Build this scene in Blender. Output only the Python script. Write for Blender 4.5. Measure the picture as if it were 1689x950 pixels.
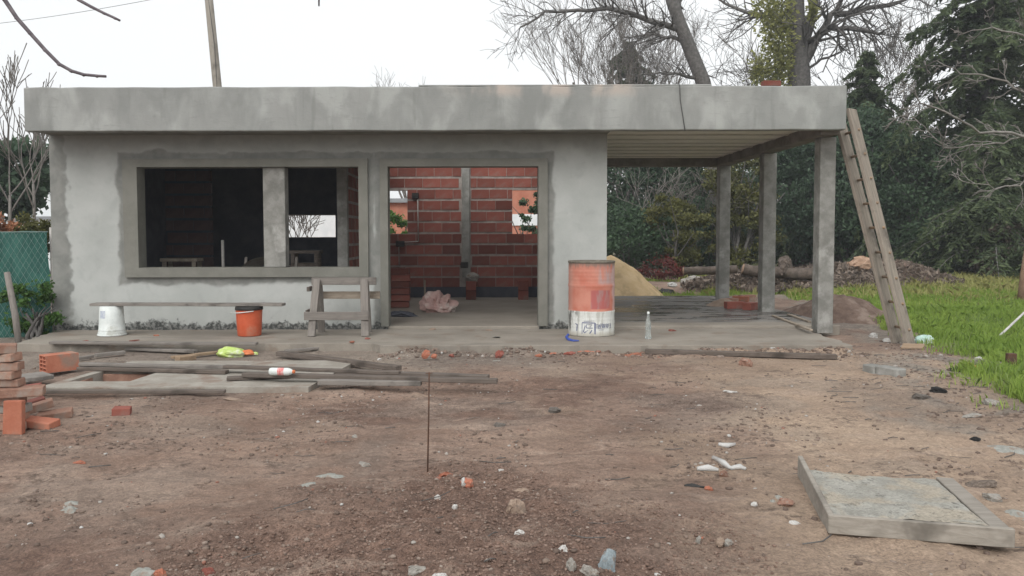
import bpy, bmesh, math, random
import numpy as np
from mathutils import Vector, Matrix, Euler

for o in list(bpy.data.objects): bpy.data.objects.remove(o)
S = bpy.context.scene
COL = S.collection
R = math.radians

# ------------------------------------------------------------------ camera, sky, sun, exposure
F, CX, CY, EYE = 1350.0, 804.0, 453.0, 1.45          # photo: focal length and principal point in its pixels, eye height
PITCH, ROLL = math.atan(67 / 1350), 0.0022
_f = Vector((0, math.cos(PITCH), -math.sin(PITCH))); _u = Vector((0, math.sin(PITCH), math.cos(PITCH))); _r = Vector((1, 0, 0))
RT = _r * math.cos(ROLL) - _u * math.sin(ROLL); UP = _u * math.cos(ROLL) + _r * math.sin(ROLL); FW = _f
cd = bpy.data.cameras.new('camera'); cam = bpy.data.objects.new('camera', cd); COL.objects.link(cam)
M3 = Matrix((RT, UP, -FW)).transposed()
cam.matrix_world = Matrix.Translation((0, 0, EYE)) @ M3.to_4x4()
cd.sensor_width = 36; cd.lens = F / 1689 * 36
cd.shift_x = (844.5 - CX) / 1689; cd.shift_y = -(475 - CY) / 1689
cd.clip_end = 2000; cd.clip_start = 0.05
S.camera = cam

SUN_EL, SUN_AZ = R(44), R(200)                        # behind the camera, a little to the left
w = bpy.data.worlds.new('World'); S.world = w; w.use_nodes = True
wn = w.node_tree; bg = wn.nodes['Background']
sky = wn.nodes.new('ShaderNodeTexSky'); sky.sky_type = 'NISHITA'; sky.sun_disc = False
sky.sun_elevation = SUN_EL; sky.sun_rotation = SUN_AZ; sky.dust_density = 6; sky.air_density = 1.2
hs = wn.nodes.new('ShaderNodeHueSaturation'); hs.inputs['Saturation'].default_value = 0.12
ov = wn.nodes.new('ShaderNodeMix'); ov.data_type = 'RGBA'; ov.inputs[0].default_value = .8      # an even layer of white cloud over it
wn.links.new(sky.outputs[0], hs.inputs['Color']); wn.links.new(hs.outputs[0], ov.inputs[6]); ov.inputs[7].default_value = (4.45, 4.55, 4.6, 1)
wn.links.new(ov.outputs[2], bg.inputs[0]); bg.inputs[1].default_value = 0.15
sd = bpy.data.lights.new('sun', 'SUN'); sd.energy = 0.8; sd.angle = R(35); sd.color = (1, .97, .93)
sun = bpy.data.objects.new('sun', sd); COL.objects.link(sun)
sv = Vector((math.sin(SUN_AZ) * math.cos(SUN_EL), math.cos(SUN_AZ) * math.cos(SUN_EL), math.sin(SUN_EL)))
sun.rotation_euler = (sv).to_track_quat('Z', 'Y').to_euler(); sun.location = sv * 50
S.view_settings.view_transform = 'Standard'; S.view_settings.look = 'None'
S.view_settings.exposure = 0.72; S.view_settings.gamma = 1
S.render.engine = 'CYCLES'
S.render.resolution_x = 1024; S.render.resolution_y = 576

def ray(px, py):
    return FW + RT * ((px - CX) / F) + UP * (-(py - CY) / F)
def at(px, py, Y=None, Z=None):
    """world point seen at a photo pixel, on the plane Y or on the level Z"""
    d = ray(px, py)
    t = Y / d.y if Y is not None else (Z - EYE) / d.z
    return Vector((d.x * t, d.y * t, EYE + d.z * t))

# ------------------------------------------------------------------ node helpers / materials
class NT:
    def __init__(s, name):
        s.m = bpy.data.materials.new(name); s.m.use_nodes = True; s.t = s.m.node_tree
        s.b = s.t.nodes['Principled BSDF']; s.out = s.t.nodes['Material Output']
        s.b.inputs['Specular IOR Level'].default_value = .3
        s.tc = s.t.nodes.new('ShaderNodeTexCoord')
        s.obj = s.tc.outputs['Object']
    def n(s, kind): return s.t.nodes.new(kind)
    def put(s, sock, v):
        if hasattr(v, 'links') or isinstance(v, bpy.types.NodeSocket): s.t.links.new(v, sock)
        elif isinstance(v, (tuple, list)) and len(v) == 3 and sock.type == 'RGBA': sock.default_value = (*v, 1)
        else: sock.default_value = v
    def math(s, op, a, b=0.0, c=None, clamp=False):
        x = s.n('ShaderNodeMath'); x.operation = op; x.use_clamp = clamp
        s.put(x.inputs[0], a); s.put(x.inputs[1], b)
        if c is not None: s.put(x.inputs[2], c)
        return x.outputs[0]
    def map(s, scale=(1, 1, 1), src=None, rz=0.0):
        x = s.n('ShaderNodeMapping'); s.t.links.new(src or s.obj, x.inputs[0]); x.inputs['Scale'].default_value = scale; x.inputs['Rotation'].default_value = (0, 0, rz)
        return x.outputs[0]
    def noise(s, scale, detail=4, rough=.6, dist=0.0, vec=None):
        x = s.n('ShaderNodeTexNoise'); s.t.links.new(vec or s.obj, x.inputs['Vector'])
        x.inputs['Scale'].default_value = scale; x.inputs['Detail'].default_value = detail
        x.inputs['Roughness'].default_value = rough; x.inputs['Distortion'].default_value = dist
        return x.outputs['Fac']
    def step(s, v, lo, hi):
        x = s.n('ShaderNodeMapRange'); x.interpolation_type = 'SMOOTHSTEP'; s.put(x.inputs[0], v)
        x.inputs[1].default_value = lo; x.inputs[2].default_value = hi
        return x.outputs[0]
    def mix(s, fac, a, b, mode='MIX'):
        x = s.n('ShaderNodeMix'); x.data_type = 'RGBA'; x.blend_type = mode
        s.put(x.inputs[0], fac); s.put(x.inputs[6], a); s.put(x.inputs[7], b)
        return x.outputs[2]
    def sep(s, src=None):
        x = s.n('ShaderNodeSeparateXYZ'); s.t.links.new(src or s.obj, x.inputs[0]); return x.outputs
    def attr(s, name):
        x = s.n('ShaderNodeAttribute'); x.attribute_name = name; return x
    def rnd(s):
        return s.n('ShaderNodeObjectInfo').outputs['Random']
    def bump(s, h, strength=.3, dist=.01):
        x = s.n('ShaderNodeBump'); s.put(x.inputs['Height'], h); x.inputs['Strength'].default_value = strength
        x.inputs['Distance'].default_value = dist; s.t.links.new(x.outputs[0], s.b.inputs['Normal'])
    def done(s, col, rough=.8):
        s.put(s.b.inputs['Base Color'], col); s.put(s.b.inputs['Roughness'], rough); return s.m

def mat_rough(name, c1, c2, scale=6, rough=.85, bump=.3, bd=.01, fine=60, c3=None, s3=2, rv=0.0):
    t = NT(name); a = t.noise(scale, 6, .65)
    c = t.mix(t.step(a, .35, .68), c1, c2)
    if c3: c = t.mix(t.step(t.noise(s3, 5, .6), .52, .68), c, c3)
    f = t.noise(fine, 4, .7)
    c = t.mix(.55, c, t.mix(f, (.35, .35, .35), (.65, .65, .65)), 'OVERLAY')
    if rv:
        c = t.mix(t.math('MULTIPLY', t.rnd(), rv), c, (c1[0] * .35, c1[1] * .35, c1[2] * .35))
    t.bump(t.math('ADD', t.math('MULTIPLY', a, .6), t.math('MULTIPLY', f, .4)), bump, bd)
    return t.done(c, rough)

def mat_wood(name, c1, c2, axis=0, grey=.0):
    t = NT(name); sc = [14, 14, 14]; sc[axis] = .9
    g = t.noise(2.2, 8, .7, .6, t.map(sc)); b = t.noise(3.5, 4, .6)
    c = t.mix(t.step(g, .3, .7), c1, c2)
    c = t.mix(t.step(b, .5, .75), c, tuple(v * .55 for v in c1))
    c = t.mix(t.math('MULTIPLY', t.rnd(), .4), c, (.16, .14, .125))
    t.bump(g, .5, .006); return t.done(c, .85)

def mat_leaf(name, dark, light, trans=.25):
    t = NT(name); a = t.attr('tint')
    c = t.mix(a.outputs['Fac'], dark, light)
    t.put(t.b.inputs['Base Color'], c); t.b.inputs['Roughness'].default_value = .6; t.b.inputs['Specular IOR Level'].default_value = .25
    tr = t.n('ShaderNodeBsdfTranslucent'); t.put(tr.inputs[0], t.mix(.5, c, light))
    ms = t.n('ShaderNodeMixShader'); ms.inputs[0].default_value = trans
    t.t.links.new(t.b.outputs[0], ms.inputs[1]); t.t.links.new(tr.outputs[0], ms.inputs[2]); t.t.links.new(ms.outputs[0], t.out.inputs[0])
    return t.m

M = {}
def rect_sdf(t, xyz, cx, cz, hx, hz):
    dx = t.math('SUBTRACT', t.math('ABSOLUTE', t.math('SUBTRACT', xyz[0], cx)), hx)
    dz = t.math('SUBTRACT', t.math('ABSOLUTE', t.math('SUBTRACT', xyz[2], cz)), hz)
    return t.math('MAXIMUM', dx, dz)
def mat_plaster():
    """old pale render with newer, darker render patched in round the openings and the corner, soffit shade painted in below the eaves"""
    t = NT('plaster'); p = t.sep()
    n = t.noise(1.6, 6, .6); n2 = t.noise(5, 5, .6, .4); f = t.noise(70, 4, .7)
    wob = t.math('MULTIPLY', t.math('SUBTRACT', t.noise(2.3, 4, .55), .5), .42)
    wob2 = t.math('MULTIPLY', t.math('SUBTRACT', t.noise(5.5, 2, .5), .5), .3)
    pale = t.mix(t.step(n, .3, .7), (.36, .375, .358), (.435, .447, .43))
    pale = t.mix(t.math('MULTIPLY', t.step(n2, .5, .7), .4), pale, (.31, .32, .31))
    new = t.mix(t.step(n2, .3, .7), (.185, .19, .178), (.255, .257, .24))
    d1 = rect_sdf(t, p, -3.40, 1.68, 1.72, .84); d2 = rect_sdf(t, p, -.33, 1.2, 1.18, 1.32)
    d = t.math('MINIMUM', t.math('ADD', d1, t.math('MULTIPLY', wob, .55)), t.math('ADD', d2, t.math('MULTIPLY', wob, .4)))
    m1 = t.step(d, .125, .07)
    low = t.step(t.math('ADD', t.math('ADD', p[0], wob2), t.math('MULTIPLY', p[2], .02)), -5.86, -5.93)
    top = t.math('MULTIPLY', t.step(t.math('ADD', p[2], wob), 2.50, 2.74), .65)  # soffit shade painted as a darker band along the wall top
    m = t.math('MAXIMUM', m1, t.math('MAXIMUM', low, top))
    c = t.mix(m, pale, new)
    base = t.step(t.math('ADD', p[2], t.math('MULTIPLY', t.math('SUBTRACT', t.noise(7, 6, .7), .5), .42)), .23, .17)
    c = t.mix(base, c, t.mix(t.step(t.noise(22, 5, .7), .45, .6), (.055, .058, .055), (.2, .2, .19)))
    c = t.mix(.45, c, t.mix(f, (.38, .38, .38), (.62, .62, .62)), 'OVERLAY')
    t.bump(t.math('ADD', t.math('MULTIPLY', n2, .5), t.math('ADD', t.math('MULTIPLY', f, .12), t.math('MULTIPLY', base, t.noise(18, 5, .7)))), .35, .03)
    return t.done(c, .9)
def mat_fascia():
    t = NT('fascia_render'); v = t.map((1, 1, .55)); p = t.sep()
    n = t.noise(1.5, 6, .6, .5, v); n2 = t.noise(2.4, 4, .5, .35, v); f = t.noise(60, 4, .7)
    c = t.mix(t.step(n, .35, .65), (.225, .232, .222), (.285, .29, .278))
    c = t.mix(t.math('MULTIPLY', t.step(n2, .46, .67), .72), c, (.385, .395, .378))
    vs_ = t.noise(6, 4, .6, .2, t.map((1.6, 1, .16))); c = t.mix(t.math('MULTIPLY', t.step(vs_, .55, .72), .35), c, (.17, .175, .165))
    pk = t.math('MULTIPLY', t.step(p[2], 3.22, 3.36), t.math('MULTIPLY', t.step(p[0], -.8, .2), t.step(p[0], 2.4, 1.6)))
    c = t.mix(t.math('MULTIPLY', pk, t.step(n2, .42, .6)), c, (.42, .37, .33))
    c = t.mix(.4, c, t.mix(f, (.4, .4, .4), (.6, .6, .6)), 'OVERLAY')
    tr_ = t.noise(9, 5, .7, .3, t.map((.6, 1, 2.2), None)); c = t.mix(t.math('MULTIPLY', t.step(tr_, .55, .7), .3), c, (.19, .195, .185))
    t.bump(t.math('ADD', n2, t.math('ADD', t.math('MULTIPLY', tr_, .4), t.math('MULTIPLY', f, .2))), .35, .02); return t.done(c, .9)
def mat_ground():
    t = NT('soil'); s = t.n('ShaderNodeSeparateColor'); t.t.links.new(t.attr('soil').outputs['Color'], s.inputs[0])
    a = t.noise(1.3, 7, .65); b = t.noise(9, 6, .7); f = t.noise(75, 5, .75); st = t.noise(4, 6, .7, .3, t.map((.35, 1.7, 1), None, -.35))
    c = t.mix(t.step(a, .35, .65), (0.214, 0.143, 0.107), (0.302, 0.215, 0.166))
    c = t.mix(t.math('MULTIPLY', t.step(st, .48, .66), .55), c, (0.151, 0.104, 0.080))
    dk = t.mix(t.step(b, .35, .65), (0.130, 0.081, 0.061), (0.214, 0.138, 0.104))
    c = t.mix(s.outputs[0], c, dk)
    tn = t.mix(t.step(a, .3, .7), (0.296, 0.215, 0.157), (0.384, 0.290, 0.214)); tn = t.mix(t.math('MULTIPLY', t.step(st, .5, .68), .45), tn, (0.197, 0.145, 0.109))
    c = t.mix(s.outputs[1], c, tn)
    c = t.mix(s.outputs[2], c, t.mix(t.step(b, .35, .65), (.07, .095, .028), (.13, .135, .055)))
    gr = t.attr('grey').outputs['Fac']
    c = t.mix(gr, c, t.mix(t.step(b, .35, .65), (0.197, 0.172, 0.144), (0.296, 0.259, 0.218)))
    cr_ = t.math('MULTIPLY', t.step(t.noise(2.6, 5, .65, .6), .52, .62), t.step(t.noise(16, 5, .75), .46, .60)); c = t.mix(t.math('MULTIPLY', cr_, .75), c, (0.096, 0.067, 0.052))
    du = t.math('MULTIPLY', t.step(t.noise(3.3, 6, .7, .8, t.map((.5, 1.5, 1), None, -.4)), .54, .66), .5); c = t.mix(du, c, (0.363, 0.279, 0.221))
    sp = t.math('MULTIPLY', t.step(t.noise(120, 2, .5), .70, .76), .7); c = t.mix(sp, c, (0.352, 0.306, 0.268))
    c = t.mix(t.math('ADD', .38, t.math('MULTIPLY', s.outputs[0], .4)), c, t.mix(t.step(f, .32, .68), (.25, .25, .25), (.75, .75, .75)), 'OVERLAY')
    lg = t.noise(.55, 5, .6, .5); c = t.mix(.5, c, t.mix(t.step(lg, .35, .65), (0.324, 0.311, 0.321), (.62, .62, .62)), 'OVERLAY')
    md = t.noise(28, 5, .7); c = t.mix(.45, c, t.mix(t.step(md, .3, .7), (.28, .28, .28), (.70, .70, .70)), 'OVERLAY')
    t.bump(t.math('ADD', t.math('MULTIPLY', b, .4), t.math('ADD', t.math('MULTIPLY', md, .5), t.math('MULTIPLY', f, .4))), .9, .035)
    return t.done(c, .92)
def mat_slab(name='wet_slab', wet=True):
    t = NT(name); v = t.map((.55, 2.0, 1)); p = t.sep()
    a = t.noise(1.2, 6, .65); st = t.noise(1.6, 6, .65, .8, v); f = t.noise(60, 5, .7)
    c = t.mix(t.step(a, .3, .7), (.215, .19, .16), (.295, .265, .225))
    rough = .85
    if wet:
        zone = t.math('MULTIPLY', t.step(p[1], 11.9, 12.3), t.step(p[0], 1.2, 1.7))
        c = t.mix(t.math('MULTIPLY', zone, .6), c, (.165, .165, .165))
        wm = t.math('MULTIPLY', zone, t.step(st, .48, .54))
        c = t.mix(t.math('MULTIPLY', wm, .9), c, (.03, .03, .032))
        c = t.mix(t.math('MULTIPLY', zone, t.math('MULTIPLY', t.step(t.noise(3, 5, .7, .5, t.map((.7, 1.6, 1))), .52, .62), .55)), c, (.25, .2, .165))
        rough = t.math('SUBTRACT', .9, t.math('MULTIPLY', wm, .72))
    else:
        c = t.mix(t.math('MULTIPLY', t.step(st, .5, .7), .45), c, (.15, .135, .118))
        c = t.mix(t.math('MULTIPLY', t.step(t.noise(2.5, 5, .6), .56, .66), .6), c, (.2, .15, .115))
    c = t.mix(.5, c, t.mix(f, (.35, .35, .35), (.65, .65, .65)), 'OVERLAY')
    t.bump(t.math('ADD', a, t.math('MULTIPLY', f, .3)), .4, .015); return t.done(c, rough)

M['plaster'] = mat_plaster(); M['fascia'] = mat_fascia(); M['soil'] = mat_ground()
M['slab'] = mat_slab(); M['apron'] = mat_slab('dusty_apron', False)
M['frame'] = mat_rough('smooth_render', (.165, .163, .142), (.205, .202, .178), 3, .85, .15, .01, 80)
M['concrete'] = mat_rough('cast_concrete', (.19, .188, .172), (.30, .295, .275), 5, .85, .35, .012, 60, (.36, .355, .335), 3)
M['inner'] = mat_rough('shade_dark_wall', (.060, .064, .082), (.09, .094, .115), 3, .95, .4, .02, 40)  # left room's shade put into a near-black wall colour
M['shade_brick'] = mat_rough('shade_dark_brick', (.10, .06, .062), (.14, .085, .082), 4, .8, .4, .01, 50)  # darkened copy of the brick, unlit room's shade in its colour
M['mortar'] = mat_rough('mortar', (.27, .235, .215), (.40, .36, .33), 8, .95, .6, .02, 60)
M['brick'] = mat_rough('fired_clay', (.265, .083, .062), (.345, .118, .088), 4, .85, .5, .01, 40, (.27, .165, .14), 3, .75)
M['brick_orange'] = mat_rough('orange_clay', (.40, .14, .085), (.47, .19, .12), 6, .88, .4, .008, 60, (.30, .20, .155), 4, .4)
M['brick_old'] = mat_rough('common_brick', (.29, .16, .115), (.40, .24, .175), 9, .92, .7, .014, 60, (.37, .31, .265), 5, .45)
M['block'] = mat_rough('ceiling_block', (.68, .655, .58), (.76, .735, .67), 5, .9, .1, .005, 50)
M['joist'] = mat_rough('ceiling_joist', (.50, .48, .43), (.58, .56, .50), 6, .9, .25, .01, 50)
M['beam'] = mat_rough('beam_concrete', (.14, .125, .112), (.22, .20, .18), 3, .9, .35, .012, 50)
for k, ax in (('wood', 0), ('woodz', 2)):
    M[k] = mat_wood('weathered_' + k, (.165, .15, .135), (.28, .255, .23), ax)
M['wood_light'] = mat_wood('pale_wood', (.28, .225, .17), (.42, .36, .29), 0)
M['wood_dark'] = mat_wood('wet_dark_wood', (.085, .068, .056), (.16, .13, .11), 0)
M['wood_brown'] = mat_wood('brown_wood', (.30, .20, .12), (.38, .27, .17), 0)
M['ladder'] = mat_wood('ladder_wood', (.20, .17, .14), (.33, .285, .235), 2)
M['sand'] = mat_rough('sand', (.58, .42, .23), (.67, .50, .30), 4, .95, .4, .02, 90, (.48, .35, .2), 3)
M['dirt'] = mat_rough('mound_dirt', (.12, .08, .062), (.195, .138, .11), 5, .95, .9, .04, 30, (.25, .19, .155), 4)
M['white_plastic'] = mat_rough('white_plastic', (.62, .66, .64), (.72, .75, .73), 5, .45, .05, .003, 40, (.45, .46, .42), 4)
M['orange_plastic'] = mat_rough('orange_plastic', (.52, .095, .04), (.58, .13, .06), 4, .5, .05, .003, 40, (.50, .19, .12), 4)
M['black'] = mat_rough('black_rubber', (.02, .02, .02), (.045, .043, .04), 8, .6, .2, .004, 60)
M['blue'] = mat_rough('blue_plastic', (.03, .06, .28), (.06, .1, .36), 8, .4, .05, .003, 40)
M['bluegrey'] = mat_rough('blue_grey_stone', (.19, .225, .24), (.28, .325, .34), 12, .85, .4, .01, 60, (.23, .178, .142), 3.5)
M['stone'] = mat_rough('grey_stone', (.24, .225, .20), (.34, .32, .29), 8, .9, .5, .012, 50, (.23, .178, .142), 3)
M['tanstone'] = mat_rough('tan_stone', (.26, .19, .145), (.34, .26, .2), 8, .9, .5, .012, 50, (.23, .178, .142), 3)
M['mortar_lump'] = mat_rough('old_mortar', (.25, .25, .225), (.35, .35, .32), 30, .95, .9, .015, 90, (.23, .178, .142), 14)
M['white'] = mat_rough('white_scrap', (.42, .405, .38), (.56, .55, .53), 9, .7, .3, .006, 50, (.30, .25, .21), 3.5)
M['lime'] = mat_rough('lime_plastic', (.42, .55, .13), (.56, .66, .28), 9, .45, .3, .01, 40, (.66, .69, .55), 8)
M['flame'] = mat_rough('orange_scrap', (.60, .14, .05), (.65, .22, .09), 9, .5, .3, .01, 40)
M['mint'] = mat_rough('mint_bag', (.36, .52, .46), (.52, .63, .6), 7, .4, .3, .01, 40, (.7, .74, .75), 5)
M['rust'] = mat_rough('rusted_steel', (.06, .035, .025), (.13, .065, .04), 20, .7, .4, .004, 80)
M['char'] = mat_rough('charred', (.012, .012, .013), (.04, .038, .036), 14, .95, .8, .02, 50)
M['bark'] = mat_rough('grey_bark', (.12, .105, .092), (.21, .19, .17), 9, .95, .8, .02, 50)
M['bark_dark'] = mat_rough('dark_bark', (.085, .08, .076), (.15, .142, .135), 9, .95, .8, .02, 50)
M['bark_pale'] = mat_rough('pale_bark', (.17, .155, .14), (.25, .235, .215), 9, .95, .6, .02, 50)
M['bark_violet'] = mat_rough('young_bark', (.105, .09, .10), (.17, .15, .16), 25, .8, .4, .004, 80)
M['trunk_brown'] = mat_rough('brown_trunk', (.24, .15, .10), (.32, .21, .145), 6, .95, .8, .02, 40)
M['pole'] = mat_wood('pole_wood', (.26, .235, .195), (.37, .345, .295), 2)
M['log'] = mat_rough('cut_log', (.075, .06, .05), (.15, .12, .10), 8, .95, .8, .02, 50)
M['stump'] = mat_rough('stump_wood', (.30, .19, .13), (.42, .29, .21), 7, .95, .8, .02, 50)
M['cable'] = mat_rough('cable_sheath', (.05, .05, .05), (.09, .09, .085), 20, .6)
M['conduit'] = mat_rough('grey_conduit', (.36, .34, .32), (.5, .48, .45), 8, .6, .1)
M['pinkbag'] = mat_rough('dusty_pink_bag', (.42, .26, .235), (.52, .36, .33), 7, .7, .5, .02, 30, (.6, .52, .48), 5)
M['housewhite'] = mat_rough('white_paint', (.66, .69, .70), (.76, .78, .78), 2, .8, .1)
M['roofgrey'] = mat_rough('grey_roof', (.2, .21, .22), (.27, .28, .29), 2, .8, .1)
M['redtile'] = mat_rough('red_wall', (.38, .14, .09), (.46, .2, .135), 3, .85, .2)
M['shed'] = mat_rough('pale_sheet_metal', (.5, .55, .55), (.62, .66, .66), 5, .5, .1)
M['cardboard'] = mat_rough('cardboard', (.40, .26, .15), (.50, .35, .22), 9, .9, .3)
M['litter'] = mat_rough('leaf_litter', (.09, .07, .058), (.22, .175, .14), 9, .95, .5, .02, 30)
M['fence_cloth'] = None
t = NT('shade_cloth'); wv = t.noise(4, 5, .6, .4, t.map((2.6, 2.6, .8))); fw_ = t.noise(90, 2, .5)
M['fence_cloth'] = t.done(t.mix(.4, t.mix(t.step(wv, .3, .7), (.014, .075, .062), (.035, .13, .105)), t.mix(fw_, (.3, .3, .3), (.7, .7, .7)), 'OVERLAY'), .7)
M['wire'] = mat_rough('fence_wire', (.22, .30, .28), (.34, .42, .39), 12, .5)
t = NT('clear_glass'); t.b.inputs['Transmission Weight'].default_value = .85; t.b.inputs['Alpha'].default_value = .8
M['glass'] = t.done((.82, .9, .9), .08)
t = NT('clear_film'); t.b.inputs['Alpha'].default_value = .55; M['film'] = t.done((.7, .71, .7), .25)
L_ = {}
M['leaf_dark'] = mat_leaf('leaf_dark', (.026, .050, .028), (.075, .125, .065), .3)
M['leaf_teal'] = mat_leaf('leaf_teal', (.032, .060, .040), (.092, .145, .085), .32)
M['leaf_olive'] = mat_leaf('leaf_olive', (.055, .062, .02), (.15, .15, .05), .3)
M['leaf_yellow'] = mat_leaf('leaf_yellow', (.15, .17, .055), (.36, .36, .13), .4)
M['leaf_cedar'] = mat_leaf('leaf_cedar', (.030, .055, .036), (.125, .16, .072), .32)
M['leaf_red'] = mat_leaf('leaf_red', (.035, .022, .018), (.17, .035, .03))
M['leaf_brown'] = mat_leaf('leaf_brown', (.07, .056, .046), (.30, .24, .195))
M['leaf_rust'] = mat_leaf('leaf_rust', (.25, .1, .05), (.42, .2, .11))
M['leaf_vine'] = mat_leaf('leaf_vine', (.03, .08, .015), (.10, .19, .045))
M['grass'] = mat_leaf('grass', (.13, .25, .035), (.40, .52, .12), .45)
M['weeds'] = mat_leaf('weeds', (.10, .18, .045), (.30, .38, .13), .4)
M['grass_dry'] = mat_leaf('grass_dry', (.27, .28, .08), (.46, .43, .18), .4)

# ------------------------------------------------------------------ object helpers
def link(o, parent=None):
    COL.objects.link(o)
    if parent is not None: o.parent = parent
    return o
def tag(o, label=None, cat=None, group=None, kind=None):
    if label: o['label'] = label
    if cat: o['category'] = cat
    if group: o['group'] = group
    if kind: o['kind'] = kind
    return o
def empty(name, loc=(0, 0, 0), rz=0.0):
    o = bpy.data.objects.new(name, None); o.location = loc; o.rotation_euler = (0, 0, rz); o.empty_display_size = .1
    return link(o)

class MB:
    def __init__(s): s.v = []; s.f = []; s.sm = []
    def add(s, vs, fs, smooth=False):
        k = len(s.v); s.v += [tuple(p) for p in vs]; s.f += [tuple(i + k for i in q) for q in fs]; s.sm += [smooth] * len(fs); return s
    def box(s, lo, hi, mx=None, jit=0.0, rng=None):
        vs = [Vector((x, y, z)) for z in (lo[2], hi[2]) for y in (lo[1], hi[1]) for x in (lo[0], hi[0])]
        if jit: vs = [p + Vector((rng.uniform(-jit, jit) for _ in range(3))) for p in vs]
        if mx is not None: vs = [mx @ p for p in vs]
        return s.add(vs, [(0, 2, 3, 1), (4, 5, 7, 6), (0, 1, 5, 4), (2, 6, 7, 3), (0, 4, 6, 2), (1, 3, 7, 5)])
    def tube(s, pts, rad, n=6, cap=True, smooth=True):
        pts = [Vector(p) for p in pts]
        if not hasattr(rad, '__len__'): rad = [rad] * len(pts)
        up = None; vs = []
        for i, p in enumerate(pts):
            d = (pts[min(i + 1, len(pts) - 1)] - pts[max(i - 1, 0)])
            if d.length < 1e-9: d = Vector((0, 0, 1))
            d.normalize()
            if up is None:
                up = d.orthogonal().normalized()
            up = (up - d * up.dot(d)); up = up.normalized() if up.length > 1e-6 else d.orthogonal().normalized()
            b = d.cross(up)
            for k in range(n):
                a = 2 * math.pi * k / n; vs.append(p + (up * math.cos(a) + b * math.sin(a)) * rad[i])
        fs = []
        for i in range(len(pts) - 1):
            for k in range(n):
                k2 = (k + 1) % n; fs.append((i * n + k, i * n + k2, (i + 1) * n + k2, (i + 1) * n + k))
        if cap and n > 2:
            fs.append(tuple(range(n - 1, -1, -1))); fs.append(tuple((len(pts) - 1) * n + k for k in range(n)))
        return s.add(vs, fs, smooth)
    def lathe(s, prof, n=32, smooth=True, mx=None):
        vs = [Vector((r * math.cos(2 * math.pi * k / n), r * math.sin(2 * math.pi * k / n), z)) for r, z in prof for k in range(n)]
        if mx is not None: vs = [mx @ p for p in vs]
        fs = [(i * n + k, i * n + (k + 1) % n, (i + 1) * n + (k + 1) % n, (i + 1) * n + k) for i in range(len(prof) - 1) for k in range(n)]
        return s.add(vs, fs, smooth)
    def mesh(s, name):
        me = bpy.data.meshes.new(name); me.from_pydata(s.v, [], s.f); me.polygons.foreach_set('use_smooth', s.sm); me.update(); return me
    def build(s, name, mat, parent=None, bevel=0.0, seg=1):
        me = s.mesh(name); me.materials.append(M[mat] if isinstance(mat, str) else mat)
        o = link(bpy.data.objects.new(name, me), parent)
        if bevel:
            b = o.modifiers.new('bevel', 'BEVEL'); b.width = bevel; b.segments = seg; b.limit_method = 'ANGLE'; b.angle_limit = R(40)
        return o

def np_mesh(name, verts, faces, mat, parent=None, tint=None, smooth=False):
    """verts (N,3), faces (M,3 or 4)"""
    k = faces.shape[1]; me = bpy.data.meshes.new(name)
    me.vertices.add(len(verts)); me.vertices.foreach_set('co', np.ascontiguousarray(verts, np.float32).ravel())
    me.loops.add(faces.size); me.loops.foreach_set('vertex_index', np.ascontiguousarray(faces, np.int32).ravel())
    me.polygons.add(len(faces)); me.polygons.foreach_set('loop_start', np.arange(0, faces.size, k, dtype=np.int32))
    me.polygons.foreach_set('loop_total', np.full(len(faces), k, np.int32))
    if smooth: me.polygons.foreach_set('use_smooth', np.ones(len(faces), bool))
    me.update(calc_edges=True)
    if tint is not None:
        a = me.attributes.new('tint', 'FLOAT', 'POINT'); a.data.foreach_set('value', np.ascontiguousarray(tint, np.float32))
    me.materials.append(M[mat] if isinstance(mat, str) else mat)
    return link(bpy.data.objects.new(name, me), parent)

# ------------------------------------------------------------------ numpy noise and the lie of the land
def vn(x, y, seed=0):
    xi = np.floor(x); yi = np.floor(y); fx = x - xi; fy = y - yi
    def h(a, b):
        q = np.sin(a * 127.1 + b * 311.7 + seed * 74.7) * 43758.5453; return q - np.floor(q)
    u = fx * fx * (3 - 2 * fx); v = fy * fy * (3 - 2 * fy)
    return (h(xi, yi) * (1 - u) + h(xi + 1, yi) * u) * (1 - v) + (h(xi, yi + 1) * (1 - u) + h(xi + 1, yi + 1) * u) * v
def fbm(x, y, seed=0, oc=5, g=.5):
    s = 0; a = 1; t_ = 0
    for i in range(oc):
        s = s + a * vn(x * 2 ** i, y * 2 ** i, seed + i * 7); t_ += a; a *= g
    return s / t_
def ss(x, a, b):
    q = np.clip((x - a) / (b - a), 0, 1); return q * q * (3 - 2 * q)
HOLE = (-3.97, 7.80, -3.42, 8.36)                      # inspection pit in the left slab
LB = np.array([(6.5, 30.0), (6.9, 17.0), (6.3, 13.5), (5.86, 11.2), (5.60, 10.2), (5.36, 9.4), (4.75, 8.0), (4.5, 7.4), (4.4, 6.5), (4.6, 5.0), (5.2, 3.0), (6, 0)])
def lawn_mask(x, y):
    b = np.interp(-y, -LB[:, 1], LB[:, 0])
    m = ss(x - b + (fbm(x * 1.8, y * 1.8, 31) - .5) * 1.3, -.1, .45)
    back = ss(y + (fbm(x * .9, y * .9, 35) - .5) * 2.2, 17.2, 18.6) * ss(x, 6.8, 8.0) + .45 * ss(fbm(x * .8, y * .8, 37), .5, .6) * ss(y, 17.6, 18.6) * ss(x, 1.5, 3.0)
    return np.clip((m + back) * (.35 + .65 * ss(fbm(x * .9 + 7, y * .9, 33), .33, .5)), 0, 1)
def mound_mask(x, y):
    e = ((x + .15) / 1.25) ** 2 + ((y - 3.55) / 1.35) ** 2
    return ss(e + (fbm(x * 1.7, y * 1.7, 41) - .5) * 1.7, 1.35, .35)
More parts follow.
